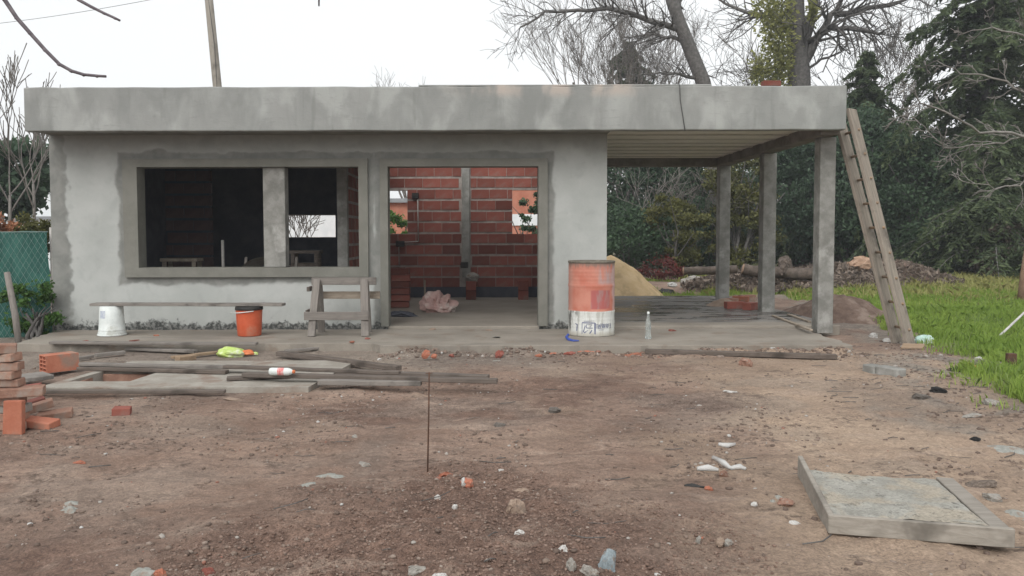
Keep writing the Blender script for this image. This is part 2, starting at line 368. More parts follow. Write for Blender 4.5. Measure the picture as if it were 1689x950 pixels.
def gz(x, y, fine=True):
    x = np.asarray(x, float); y = np.asarray(y, float)
    mm = mound_mask(x, y)
    h = .10 * np.exp(-(((x + .1) / 1.1) ** 2 + ((y - 3.3) / 1.1) ** 2)) * 1.2
    amp = np.where(y < 16, 1.25, .8)
    h = h + (fbm(x * .7, y * .7, 3) - .5) * .06 * amp + (fbm(x * 3, y * 3, 5) - .5) * .05
    u_ = x * .82 + y * .57; v_ = -x * .57 + y * .82
    h = h + (fbm(u_ * .6, v_ * 2.6, 15, 3) - .5) * .075 * ss(y, 10, 7)
    if fine:
        h = h + (fbm(x * 9, y * 9, 9, 4) - .5) * (.030 + .05 * mm) + np.abs(fbm(x * 22, y * 22, 19, 2) - .5) * .03 * mm
    edge_ = .075 * np.exp(-((y - 9.78) / .17) ** 2) * ss(x, -1.5, -1.0) * ss(x, 4.9, 4.4) * ss(fbm(x * 2.2, y * 2.2, 23), .36, .62)
    flat = ss(y, 8.9, 9.6) * ss(x, 5.6, 4.4) * ss(x, -7.2, -6.4) * ss(y, 17.8, 17.0)      # ground is levelled under the slabs
    h = h * (1 - flat) + edge_
    pad = ss(x, -4.4, -4.2) * ss(x, -1.3, -1.45) * ss(y, 7.3, 7.5) * ss(y, 9.3, 9.1)
    h = h * (1 - pad)
    inh = (x > HOLE[0] + .0) & (x < HOLE[2]) & (y > HOLE[1]) & (y < HOLE[3])
    h = np.where(inh, -.55, h)
    far = ss(y, 40, 120); return h * (1 - far) + ss(y, 30, 200) * -.1
def g(x, y): return float(gz(x, y))
def spot(px, py, dz=0.0):
    """point of the ground seen at a photo pixel"""
    p = at(px, py, Z=0)
    for _ in range(3): p = at(px, py, Z=g(p.x, p.y))
    return Vector((p.x, p.y, p.z + dz))

xs = np.unique(np.concatenate([-np.geomspace(9, 260, 26), np.arange(-9, -4.4, .09), np.arange(-4.4, 4.4, .032), np.arange(4.4, 9, .06), np.arange(9, 16, .3), np.geomspace(16, 260, 24)]))
ys = np.unique(np.concatenate([np.linspace(-60, 1, 20), np.arange(1, 2.9, .1), np.arange(2.9, 6, .024), np.arange(6, 10.2, .04), np.arange(10.2, 22, .16), np.arange(22, 36, .6), np.geomspace(36, 600, 26)]))
GX, GY = np.meshgrid(xs, ys); GZ = gz(GX, GY)
nx, ny = len(xs), len(ys)
idx = np.arange(nx * ny).reshape(ny, nx)
quads = np.stack([idx[:-1, :-1], idx[:-1, 1:], idx[1:, 1:], idx[1:, :-1]], -1).reshape(-1, 4)
gv = np.stack([GX, GY, GZ], -1).reshape(-1, 3)
ground = np_mesh('ground', gv, quads, 'soil', smooth=True)
fx, fy = gv[:, 0], gv[:, 1]
lm = lawn_mask(fx, fy); mm = mound_mask(fx, fy)
wob = fbm(fx * 1.6, fy * 1.6, 61)
tan = ss(fx - .25 * (fy - 4) + (wob - .5) * 2.0, .55, 1.5) * (1 - mm) * ss(fy, 10.5, 9.5)
tan = np.maximum(tan, .55 * ss(wob, .5, .62) * ss(fy, 5, 7) * ss(fy, 10, 9) * ss(fx, -3, -1))
grey = ss(fy + (wob - .5) * 1.6, 8.3, 9.2) * ss(fx, 1.5, 0.2) * .75
grey = np.maximum(grey, ss(fbm(fx * 1.3, fy * 1.3, 71), .56, .68) * .28 * (1 - mm))
grey = np.maximum(grey, ss(fx - np.interp(-fy, -LB[:, 1], LB[:, 0]) + (wob - .5) * 1.4, -1.3, -.5) * ss(fbm(fx * 2, fy * 2, 77), .4, .55) * .9)
inh = (gv[:, 2] < -.2)
dark = np.clip(mm + .8 * ss(fbm(fx * .9, fy * .9, 81), .56, .66) * ss(fy, 9, 8) + inh, 0, 1)
dark = np.maximum(dark, ss(fx + (wob - .5), -2.8, -3.3) * ss(fy + (wob - .5), 6.2, 5.7) * .4)
dark = np.maximum(dark, ss(fx, -5.4, -6.1) * .5)
sc = np.stack([dark, np.clip(tan, 0, 1), lm, np.ones_like(lm)], -1)
a = ground.data.attributes.new('soil', 'FLOAT_COLOR', 'POINT'); a.data.foreach_set('color', sc.astype(np.float32).ravel())
a = ground.data.attributes.new('grey', 'FLOAT', 'POINT'); a.data.foreach_set('value', (grey * (1 - lm)).astype(np.float32))
tag(ground, 'bare trampled brown building-site soil', kind='structure')

# ------------------------------------------------------------------ house under construction
YW, YB = 11.6, 16.9                                    # front face of front wall, room side of back wall
XL, XR, XC = -6.17, 1.69, 4.77                         # house left, house right, carport right edge
Z0, ZA = .14, .10                                      # house slab, front apron
house = empty('unfinished_house', (0, 0, 0))
tag(house, 'grey rendered single-storey house under construction with flat roof and open carport', 'house')

def wall(xs_, zs_, holes, y0, y1, axis='x', wav=0.0):
    """a wall with rectangular openings; faces only where solid meets air"""
    bx = sorted(set(xs_) | {h[0] for h in holes} | {h[1] for h in holes}); bz = sorted(set(zs_) | {h[2] for h in holes} | {h[3] for h in holes})
    def solid(i, k):
        if not (0 <= i < len(bx) - 1 and 0 <= k < len(bz) - 1): return False
        cx_ = (bx[i] + bx[i + 1]) / 2; cz_ = (bz[k] + bz[k + 1]) / 2
        return not any(h[0] < cx_ < h[1] and h[2] < cz_ < h[3] for h in holes)
    mb = MB()
    P = (lambda u, v, z: (u, v, z)) if axis == 'x' else (lambda u, v, z: (v, u, z))
    for i in range(len(bx) - 1):
        for k in range(len(bz) - 1):
            if not solid(i, k): continue
            a0, a1, b0, b1 = bx[i], bx[i + 1], bz[k], bz[k + 1]
            mb.add([P(a0, y0, b0), P(a1, y0, b0), P(a1, y0, b1), P(a0, y0, b1)], [(0, 1, 2, 3)])
            mb.add([P(a0, y1, b0), P(a1, y1, b0), P(a1, y1, b1), P(a0, y1, b1)], [(3, 2, 1, 0)])
            for di, dk, q in ((-1, 0, [(a0, b0), (a0, b1)]), (1, 0, [(a1, b1), (a1, b0)]), (0, -1, [(a1, b0), (a0, b0)]), (0, 1, [(a0, b1), (a1, b1)])):
                if not solid(i + di, k + dk):
                    (p0, r0), (p1, r1) = q
                    mb.add([P(p0, y0, r0), P(p1, y0, r1), P(p1, y1, r1), P(p0, y1, r0)], [(0, 1, 2, 3)])
    return mb
def frame(x0, x1, z0, z1, wl, wr, wb, wt, y0, y1):
    """rectangular surround; wb = 0 leaves the bottom open"""
    holes = [(x0 + wl, x1 - wr, z0 + wb if wb else z0 - .001, z1 - wt)]
    return wall([x0, x1], [z0, z1], holes, y0, y1)

WIN = (-4.92, -1.81, .985, 2.40); DOOR = (-1.40, .72, 0.0, 2.40)
fwall = wall([XL, XR], [0, 2.86], [(WIN[0] - .012, WIN[1] + .012, WIN[2] - .012, WIN[3] + .012), (DOOR[0] - .012, DOOR[1] + .012, -.01, DOOR[3] + .012)], YW, YW + .2).build('front_wall', 'plaster', house)
frame(-5.12, -1.68, .85, 2.515, .2, .13, .135, .115, YW - .06, YW + .215).build('window_frame', 'frame', house, .006)
frame(-1.51, .85, .145, 2.512, .11, .13, 0, .112, YW - .055, YW + .21).build('door_frame', 'frame', house, .006)
MB().box((-3.17, YW + .01, .987), (-2.86, YW + .22, 2.398)).build('window_pillar', 'concrete', house, .006)
# slabs
wall_ = MB().box((XL, YW + .002, -.3), (XC + .25, 17.25, Z0)); wall_.build('floor_slab', 'slab', house, .01)
# side walls
wall([YW + .201, 17.1], [0, 2.86], [], XL, XL + .2, 'y').build('left_wall', 'plaster', house)
wall([YW + .201, 17.1], [0, 2.86], [], XR - .2, XR, 'y').build('right_wall', 'plaster', house)

def brick_mesh(w_, d_, h_, rng, name='brick'):
    mb = MB().box((-w_ / 2, -d_ / 2, -h_ / 2), (w_ / 2, d_ / 2, h_ / 2), None, .003, rng); me = mb.mesh(name); me.materials.append(M['brick']); return me
rb = random.Random(5)
BR = [brick_mesh(.360, .06, .184, rb) for _ in range(6)]
BRS = [brick_mesh(.06, .360, .184, rb) for _ in range(6)]
def lay_bricks(parent, u0, u1, z0, z1, plane, axis, holes, rows=.228, lenp=.372, seed=1):
    rng = random.Random(seed); k = 0; z = z0 + rows / 2; r = 0
    while z + rows / 2 <= z1 + .02:
        u = u0 + (lenp / 2 if r % 2 else 0) + rng.uniform(-.05, .05)
        while u < u1 + .3:
            seg = [(max(u - .18, u0), min(u + .18, u1))]
            for h in holes:
                if h[2] < z + .08 and h[3] > z - .08:
                    seg = [q for a0, a1 in seg for q in ((a0, min(a1, h[0] - .006)), (max(a0, h[1] + .006), a1)) if q[1] - q[0] > .05]
            for a0, a1 in seg:
                if a1 - a0 < .05: continue
                o = bpy.data.objects.new('brick', rng.choice(BR if axis == 'x' else BRS)); off = rng.uniform(-.006, .004); m_ = (a0 + a1) / 2
                o.location = (m_, plane + off, z) if axis == 'x' else (plane + off, m_, z)
                if axis == 'x': o.scale.x = (a1 - a0) / .36
                else: o.scale.y = (a1 - a0) / .36
                o.rotation_euler = (0, 0, rng.uniform(-.01, .01)); link(o, parent)
            u += lenp
        z += rows; r += 1
# back wall of the open room, with two window holes and a concrete post
BH = [(-2.55, -1.645, 1.46, 2.35), (.515, 1.35, 1.44, 2.355), (-4.35, -3.05, 1.394, 1.846)]
bwall = wall([XL + .2, XR - .2], [Z0, 2.94], BH, YB, YB + .2).build('back_wall', 'mortar', house)
post = (-.535, -.345, 0, 3)
lay_bricks(bwall, -2.22, 1.49, Z0 + .42, 2.9, YB + .022, 'x', BH[:2] + [post], seed=3)
MB().box((-.52, YB - .05, Z0 + .42), (-.36, YB + .01, 2.93)).build('concrete_post', 'concrete', bwall, .01)
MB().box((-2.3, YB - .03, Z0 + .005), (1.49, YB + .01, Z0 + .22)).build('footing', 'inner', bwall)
lay_bricks(bwall, -2.22, 1.49, Z0 + .2, Z0 + .44, YB + .022, 'x', [post], seed=4)
# partition between the rooms, its concrete end toward the front
part = wall([13.02, YB - .001], [Z0, 2.94], [], -2.36, -2.22, 'y').build('partition_wall', 'mortar', house)
lay_bricks(part, 13.06, YB - .05, Z0, 2.93, -2.241, 'y', [], seed=6)
MB().box((-2.365, 12.90, Z0), (-2.20, 13.019, 2.935)).build('end_post', 'concrete', part, .008)
# walls of the left room: a short brick wall and bare walls, the room's shade put into their dark colour
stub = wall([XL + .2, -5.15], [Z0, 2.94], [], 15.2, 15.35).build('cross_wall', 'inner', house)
shade_brick = [m_.copy() for m_ in BR]  # brick copies with the room's shade painted into their colour
for m_ in shade_brick: m_.materials[0] = M['shade_brick']
BR, BR_keep = shade_brick, BR
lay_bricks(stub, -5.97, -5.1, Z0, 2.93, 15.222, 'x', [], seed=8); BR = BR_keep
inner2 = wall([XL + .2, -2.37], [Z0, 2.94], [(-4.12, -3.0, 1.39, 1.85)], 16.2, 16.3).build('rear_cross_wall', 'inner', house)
# roof
rs = wall([XL + .01, XC - .013], [11.11, 17.3], [(-2.2, 1.47, 15.25, YB - .02)], 2.945, 3.38)      # the roof is still open over the room behind the doorway
rs.v = [(x, z, y) for (x, y, z) in rs.v]; rs.build('roof_slab', 'concrete', house)
MB().box((XL + .201, YW + .22, Z0 + .001), (XL + .215, 15.19, 2.94)).build('shade_lining', 'inner', house)  # added dark sheet over the side wall, standing in for the room's shade
fa = MB(); rf = random.Random(9); nf = 44; vs = []
for i in range(nf + 1):
    x = -6.145 + (XC + 6.145) * i / nf; a0, a1, a2, a3 = (rf.uniform(-.005, .005) for _ in range(4))
    for (yy, zz) in ((10.95 + a0, 2.826 + a1 * .7), (11.108, 2.826 + a1 * .7), (11.108, 3.405 + a2), (10.952 + a3, 3.405 + a2)): vs.append((x, yy, zz))
fa.add(vs, [(i * 4 + (k + 1) % 4, i * 4 + k, (i + 1) * 4 + k, (i + 1) * 4 + (k + 1) % 4) for i in range(nf) for k in range(4)] + [(0, 1, 2, 3), (nf * 4 + 3, nf * 4 + 2, nf * 4 + 1, nf * 4)])
fa.build('fascia', 'fascia', house, .014, 2)
MB().box((-.91, 10.957, 3.401), (2.98, 11.1, 3.428)).build('roof_lip', 'fascia', house, .008)
MB().box((XL + .02, 11.11, 2.853), (XR, YW + .1, 2.943)).build('soffit', 'frame', house)
MB().box((XC - .012, 11.109, 2.95), (XC + .0, 17.3, 3.40)).build('side_fascia', 'fascia', house)
# carport columns, beams, joists
for (x, y) in ((4.61, 11.38), (4.58, 13.62), (4.56, 16.12)):
    MB().box((x - .0, y, .05), (x + .215, y + .22, 2.775)).build('column', 'concrete', house, .008)
MB().box((4.50, 11.109, 2.776), (XC - .013, 16.1, 2.944)).build('side_beam', 'beam', house, .01)
MB().box((XR + .001, 16.101, 2.77), (XC - .013, 16.36, 2.944)).build('back_beam', 'beam', house, .01)
ceil = MB().box((XR + .002, 11.11, 2.938), (4.499, 16.1, 2.9445)).build('carport_ceiling', 'beam', house)
y = 11.15; rj = random.Random(2)
while y < 16.05:
    MB().box((XR + .01, y, 2.912), (4.498, y + .10, 2.937)).build('joist', 'joist', ceil, .004)
    y1 = min(y + .115 + .43, 16.09)
    MB().box((XR + .01, y + .115, 2.924 + rj.uniform(-.003, .003)), (4.498, y1, 2.937)).build('ceiling_block', 'block', ceil, .003)
    y += .56
# wiring pipes and boxes on the back wall, hanging cable on the fascia
def P17(px, py, dy=-.04): q = at(px, py, Y=YB + dy); return q
mb = MB(); mb.tube([P17(689, 328), P17(690, 398)], .012, 6); mb.tube([P17(690, 398), P17(660, 400)], .012, 6); mb.build('conduit', 'conduit', bwall)
mb = MB(); mb.tube([P17(658, 405), P17(658, 440)], .008, 6); mb.build('conduit', 'conduit', bwall)
for (px, py, sx) in ((685, 323, .07), (660, 402, .09), (766, 437, .08)):
    q = P17(px, py); MB().box((q.x - sx, q.y - .03, q.z - .06), (q.x + sx, q.y + .02, q.z + .06)).build('junction_box', 'black', bwall, .01)
mb = MB(); q0 = at(1121, 138, Y=10.94); pts = [q0 + Vector((-.002, .05, .02))] + [at(px, py, Y=10.938) for px, py in ((1121, 141), (1122, 165), (1126, 190), (1130, 216))]
mb.tube(pts, .006, 5); mb.build('hanging_cable', 'cable', house)

# front apron in front of the house: a low concrete strip with a ragged edge
def slab_poly(name, pts, z0, z1, mat, seed=0, jit=.02, step=.12, parent=None):
    rng = random.Random(seed); out = []
    for i, p in enumerate(pts):
        q = pts[(i + 1) % len(pts)]; d = math.dist(p, q); n = max(1, int(d / step))
        for k in range(n):
            tt = k / n; out.append((p[0] + (q[0] - p[0]) * tt + rng.uniform(-jit, jit), p[1] + (q[1] - p[1]) * tt + rng.uniform(-jit, jit)))
    mb = MB(); n = len(out)
    vs = [(x, y, z1) for x, y in out] + [(x - 0, y - .015, z0) for x, y in out]
    mb.add(vs, [tuple(range(n))] + [(i, i + n, (i + 1) % n + n, (i + 1) % n) for i in range(n)])
    return mb.build(name, mat, parent, .006)
ap = slab_poly('apron_pavement', [(4.42, 9.84), (4.46, 11.6), (-6.1, 11.6), (-5.9, 10.12), (-1.45, 10.12), (-1.30, 9.90)], -.1, ZA, 'apron', 4, .035)
tag(ap, 'low concrete apron running along the front of the house', kind='structure')
pd = wall([-4.08, -1.58], [7.45, 9.05], [(HOLE[0] - .02, HOLE[2] + .02, HOLE[1] - .02, HOLE[3] + .02)], -.25, .05)
# (built upright, laid flat: its z is the ground's y)
pd.v = [(x + (z - 8) * .12, z, y) for (x, y, z) in pd.v]
M['pad'] = mat_rough('pale_slab', (.27, .245, .21), (.35, .325, .285), 4, .94, .7, .02, 50, (.24, .185, .15), 3)
pdo = pd.build('slab_pavement', 'pad', None, .008); tag(pdo, 'small cracked concrete slab with a square pit in it', kind='structure')
bm = bmesh.new(); bm.from_mesh(pdo.data); bmesh.ops.recalc_face_normals(bm, faces=bm.faces); bm.to_mesh(pdo.data); bm.free()

# ------------------------------------------------------------------ vegetation
def leaf_cloud(name, cen, size, mat, parent=None, seed=0, aspect=.5, tint=None, flat=0.0, dirs=None):
    """one small four-cornered leaf (diamond) per centre"""
    rng = np.random.default_rng(seed); n = len(cen); cen = np.asarray(cen, float)
    d = rng.normal(size=(n, 3)) if dirs is None else np.asarray(dirs) + rng.normal(size=(n, 3)) * .35
    d[:, 2] *= (1 - flat); d /= np.linalg.norm(d, axis=1, keepdims=True) + 1e-9
    q = rng.normal(size=(n, 3)); q[:, 2] *= (1 - flat); b = np.cross(d, q); 
    if flat: b = np.cross(d, np.array([0, 0, 1.0]) + rng.normal(size=(n, 3)) * (1 - flat))
    b /= np.linalg.norm(b, axis=1, keepdims=True) + 1e-9
    L = (size * rng.uniform(.6, 1.35, n))[:, None]; W = L * aspect
    v = np.stack([cen - d * L * .5, cen + b * W * .5, cen + d * L * .5, cen - b * W * .5], 1).reshape(-1, 3)
    f = np.arange(4 * n).reshape(n, 4)
    tt = rng.uniform(0, 1, n) if tint is None else np.clip(tint + rng.normal(size=n) * .13, 0, 1)
    return np_mesh(name, v, f, mat, parent, np.repeat(tt, 4))

def grow(mb, p, d, ln, r, depth, rng, spread=.6, up=.15, kids=(2, 4), seg=4, droop=0.0, tips=None, minr=.004, wob=.18, shrink=.68):
    pts = [Vector(p)]; rad = [r]; d = Vector(d).normalized(); r1 = max(r * .5, minr)
    for i in range(seg):
        d = (d + Vector((rng.gauss(0, wob), rng.gauss(0, wob), rng.gauss(0, wob) + up - droop))).normalized()
        pts.append(pts[-1] + d * (ln / seg)); rad.append(r + (r1 - r) * (i + 1) / seg)
    mb.tube(pts, rad, 7 if r > .06 else (4 if r > .015 else 3), cap=False)
    if tips is not None and depth <= 1: tips.append(pts[-1]); tips.append(pts[-2])
    if depth <= 0: return
    for _ in range(rng.randint(*kids)):
        k = rng.uniform(.35, 1.0) * seg; i = min(int(k), seg - 1); q = pts[i].lerp(pts[i + 1], k - i)
        dd = (pts[i + 1] - pts[i]).normalized()
        side = Vector((rng.gauss(0, 1), rng.gauss(0, 1), rng.gauss(0, 1))).cross(dd).normalized()
        nd = (dd + side * rng.uniform(spread * .6, spread * 1.4)).normalized()
        grow(mb, q, nd, ln * shrink * rng.uniform(.7, 1.15), max(rad[i] * .55, minr), depth - 1, rng, spread, up, kids, max(seg - 1, 2), droop, tips, minr, wob, shrink)
    return pts

def shrub(name, label, cat, px, Y, half_w, h, mat, n, seed, leaf=.12, group=None, stem='bark_dark', z0=None, depth=None, lo=.0, extra=None, X=None):
    """a bushy plant: clumps of leaf-sized faces through an uneven crown, on a few stems"""
    rng = np.random.default_rng(seed); rr = random.Random(seed)
    x0 = at(px, 400, Y=Y).x if X is None else X; z0 = g(x0, Y) if z0 is None else z0; dp = depth or half_w * .8
    root = empty(name, (x0, Y, z0)); tag(root, label, cat, group)
    nc = max(26, int(60 * half_w * h / 4))
    th = rng.uniform(0, 2 * np.pi, nc); u = rng.uniform(-.95, 1, nc); q = rng.uniform(.45, 1.0, nc) ** .6
    c = np.stack([np.cos(th) * np.sqrt(1 - u * u) * half_w * q, np.sin(th) * np.sqrt(1 - u * u) * dp * q, h * (lo + (1 - lo) * .5 * (1 + u * q))], 1)
    c[:, 0] *= 1 + .25 * np.sin(c[:, 2] * 3 + seed); cr = rng.uniform(.10, .27, nc) * min(half_w, h) * 1.05; ct = rng.uniform(.1, .9, nc)
    w_ = rng.choice(nc, n, p=cr ** 1.5 / (cr ** 1.5).sum())
    o = rng.normal(size=(n, 3)); o /= np.linalg.norm(o, axis=1, keepdims=True); o *= np.abs(rng.normal(size=n) * .42 + .72)[:, None]
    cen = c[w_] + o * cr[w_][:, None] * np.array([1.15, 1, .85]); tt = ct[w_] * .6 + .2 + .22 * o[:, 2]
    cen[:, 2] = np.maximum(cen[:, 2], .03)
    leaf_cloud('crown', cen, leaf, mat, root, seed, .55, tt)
    mb = MB()
    for _ in range(rr.randint(3, 5)):
        grow(mb, (rr.uniform(-.2, .2), rr.uniform(-.2, .2), -.05), (rr.gauss(0, .35), rr.gauss(0, .35), 1), h * .6, .03 + .01 * h, 1, rr, .6, .1, (2, 3), 3)
    mb.build('stem', stem, root)
    return root

def cedar(name, label, X, Y, h, rad, seed, mat='leaf_cedar', n_leaf=70000, bare=.06, leaf=.13, group=None, droop=.22, gap=.027):
    rng = random.Random(seed); nr = np.random.default_rng(seed)
    root = empty(name, (X, Y, g(X, Y))); tag(root, label, 'conifer', group)
    mb = MB(); mb.tube([(0, 0, -.1), (.05, 0, h * .4), (0, 0, h * .8), (0, 0, h)], [h * .022, h * .016, h * .007, .02], 8); mb.build('trunk', 'bark_dark', root)
    bmb = MB(); cen = []; dr = []; tt = []
    z = h * bare; k = 0
    while z < h * .985:
        fz = z / h; L0 = rad * (1 - fz) ** .85 * (1 if fz > .12 else .8)
        for j in range(rng.randint(3, 5)):
            az = k * 2.4 + j * 1.7 + rng.uniform(-.5, .5); L = L0 * rng.uniform(.45, 1.3) + .08
            d = Vector((math.cos(az), math.sin(az), .25)); p = Vector((0, 0, z)); pts = [p.copy()]; ns = 7
            for i in range(ns):
                d = (d + Vector((rng.gauss(0, .09), rng.gauss(0, .09), -droop * (.35 + .9 * i / ns) + rng.gauss(0, .05)))).normalized(); p = p + d * (L / ns); pts.append(p.copy())
            bmb.tube(pts, [max(.045 * L / 3 * (1 - i / (ns + 1)), .006) for i in range(ns + 1)], 4, cap=False)
            bt = rng.uniform(.05, .95)
            for i in range(1, ns + 1):
                side = Vector((-math.sin(az), math.cos(az), 0)); m = 5 if i < ns else 7
                for s_ in range(m):
                    ll = L * .30 * (1 - .5 * i / ns) * rng.uniform(.4, 1.25) + .12
                    sg = (side * rng.choice((-1, 1)) * rng.uniform(.5, 1) + (pts[i] - pts[i - 1]).normalized() * rng.uniform(.2, .9) + Vector((0, 0, rng.uniform(-.45, .02)))).normalized()
                    q0 = pts[i - 1].lerp(pts[i], rng.random())
                    cen.append((q0, sg, ll)); tt.append(bt * .45 + .35 * (i / ns) + rng.uniform(0, .25))
        z += h * gap * rng.uniform(.6, 1.5); k += 1
    bmb.build('limbs', 'bark_dark', root)['kind'] = 'stuff'
    q = np.array([c[0] for c in cen]); dd = np.array([c[1] for c in cen]); ll = np.array([c[2] for c in cen]); tt = np.array(tt)
    pick = nr.choice(len(q), n_leaf, p=ll / ll.sum()); u = nr.uniform(0, 1, n_leaf)
    pos = q[pick] + dd[pick] * (ll[pick] * u)[:, None] + nr.normal(size=(n_leaf, 3)) * np.array([.035, .035, .028]) * (1.4 - u)[:, None]
    pos[:, 2] -= (u ** 2) * ll[pick] * .25
    leaf_cloud('crown', pos, leaf, mat, root, seed, .30, tt[pick] * .8 + .1 * u, 0, dd[pick])
    return root

def bare_tree(name, label, px, Y, h, r, seed, mat='bark', lean=(0, 0), depth=4, spread=.6, kids=(3, 4), up=.12, group=None, trunk_frac=.45, X=None, minr=.006, limbs=6, wob=.14, shrink=.68, limb_len=.45):
    rng = random.Random(seed); x = at(px, 400, Y=Y).x if X is None else X
    root = empty(name, (x, Y, g(x, Y))); tag(root, label, 'tree', group)
    tr = MB(); cr = MB(); n = 7; pts = []; rad = []
    for i in range(n + 1):
        f = i / n; pts.append(Vector((lean[0] * f * h * trunk_frac + rng.gauss(0, .02) * h * .12, lean[1] * f * h * trunk_frac, -.15 + f * h * trunk_frac))); rad.append(r * (1 - .45 * f))
    tr.tube(pts, rad, 9); tr.build('trunk', mat, root)
    for i in range(limbs):
        f = rng.uniform(.55, 1.0) if i > 1 else 1.0; k = f * n; j = min(int(k), n - 1); p = pts[j].lerp(pts[j + 1], k - j)
        a = i * 2.399 + rng.uniform(-.4, .4)
        grow(cr, p, (math.cos(a) * spread + lean[0], math.sin(a) * spread + lean[1], 1), h * limb_len * rng.uniform(.75, 1.15), rad[j] * .55, depth, rng, spread, up, kids, 5, 0, None, minr, wob, shrink)
    cr.build('crown', mat, root)
    return root

# --- background row behind the carport and the lawn (about 24 to 36 m away)
HG = 'evergreen shrubs behind the carport'
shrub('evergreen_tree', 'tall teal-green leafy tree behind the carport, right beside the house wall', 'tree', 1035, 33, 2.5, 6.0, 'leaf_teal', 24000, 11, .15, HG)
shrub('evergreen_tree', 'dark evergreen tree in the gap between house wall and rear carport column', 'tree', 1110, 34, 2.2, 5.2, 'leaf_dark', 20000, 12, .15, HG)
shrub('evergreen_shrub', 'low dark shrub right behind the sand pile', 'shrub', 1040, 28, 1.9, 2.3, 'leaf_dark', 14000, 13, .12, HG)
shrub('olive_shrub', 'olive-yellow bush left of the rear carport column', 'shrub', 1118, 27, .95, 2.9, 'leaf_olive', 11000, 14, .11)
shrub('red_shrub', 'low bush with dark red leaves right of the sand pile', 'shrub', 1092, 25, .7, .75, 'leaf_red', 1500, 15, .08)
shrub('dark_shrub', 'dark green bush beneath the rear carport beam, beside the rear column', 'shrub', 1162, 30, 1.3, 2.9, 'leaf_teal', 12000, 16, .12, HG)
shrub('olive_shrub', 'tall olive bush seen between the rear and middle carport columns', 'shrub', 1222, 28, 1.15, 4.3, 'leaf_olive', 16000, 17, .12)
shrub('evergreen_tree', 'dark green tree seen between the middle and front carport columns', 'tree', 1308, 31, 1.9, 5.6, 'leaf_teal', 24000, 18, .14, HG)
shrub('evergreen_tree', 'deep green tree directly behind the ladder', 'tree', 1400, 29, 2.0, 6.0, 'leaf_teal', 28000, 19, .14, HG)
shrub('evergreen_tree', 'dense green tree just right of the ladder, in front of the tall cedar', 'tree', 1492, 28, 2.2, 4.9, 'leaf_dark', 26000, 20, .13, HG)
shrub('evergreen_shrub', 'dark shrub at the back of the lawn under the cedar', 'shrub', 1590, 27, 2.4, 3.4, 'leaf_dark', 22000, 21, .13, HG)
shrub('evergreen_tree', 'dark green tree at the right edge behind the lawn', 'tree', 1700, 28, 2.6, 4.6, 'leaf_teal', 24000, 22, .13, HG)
shrub('brown_shrub', 'brownish dry bush low at the right edge behind the lawn', 'shrub', 1655, 24.5, .9, 1.9, 'leaf_brown', 5000, 23, .10)
shrub('evergreen_tree', 'broad far evergreen closing the gap behind the carport', 'tree', 1220, 42, 6.0, 4.8, 'leaf_teal', 26000, 24, .2, HG, depth=1.6)
shrub('evergreen_tree', 'broad far evergreen behind the right side of the lawn', 'tree', 1520, 40, 7.0, 6.0, 'leaf_dark', 30000, 25, .2, HG, depth=1.6)
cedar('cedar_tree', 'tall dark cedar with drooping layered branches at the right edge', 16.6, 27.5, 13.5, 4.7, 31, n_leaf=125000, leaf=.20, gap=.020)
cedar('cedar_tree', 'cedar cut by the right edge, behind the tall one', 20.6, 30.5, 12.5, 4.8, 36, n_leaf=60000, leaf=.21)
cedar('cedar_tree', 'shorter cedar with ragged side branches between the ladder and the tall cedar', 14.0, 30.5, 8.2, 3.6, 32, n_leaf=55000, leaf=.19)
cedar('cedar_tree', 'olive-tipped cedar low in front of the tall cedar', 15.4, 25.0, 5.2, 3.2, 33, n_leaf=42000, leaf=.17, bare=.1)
cedar('conifer_tree', 'small thin conifer standing inside the bare round tree above the roof', 7.9, 46.0, 12.4, 6.5, 34, n_leaf=42000, leaf=.3, bare=.45)

# --- bare trees
bare_tree('bare_tree', 'bare round-crowned tree with fine fanned branches above the middle of the roof', 1020, 44, 16.5, .26, 41, 'bark', depth=4, spread=.40, kids=(3, 5), up=.13, trunk_frac=.2, minr=.0075, limbs=12, limb_len=.42, shrink=.62)
bare_tree('bare_tree', 'faint far bare treetop just left of the roof middle', 675, 52, 12.4, .2, 42, 'bark', depth=4, spread=.5, kids=(3, 4), trunk_frac=.4, minr=.010, limbs=7, limb_len=.30)
bare_tree('bare_tree', 'faint far bare twiggy treetop farthest left above the roof', 612, 54, 11.7, .16, 43, 'bark', depth=3, spread=.5, kids=(3, 4), trunk_frac=.4, minr=.010, limbs=5, limb_len=.28)
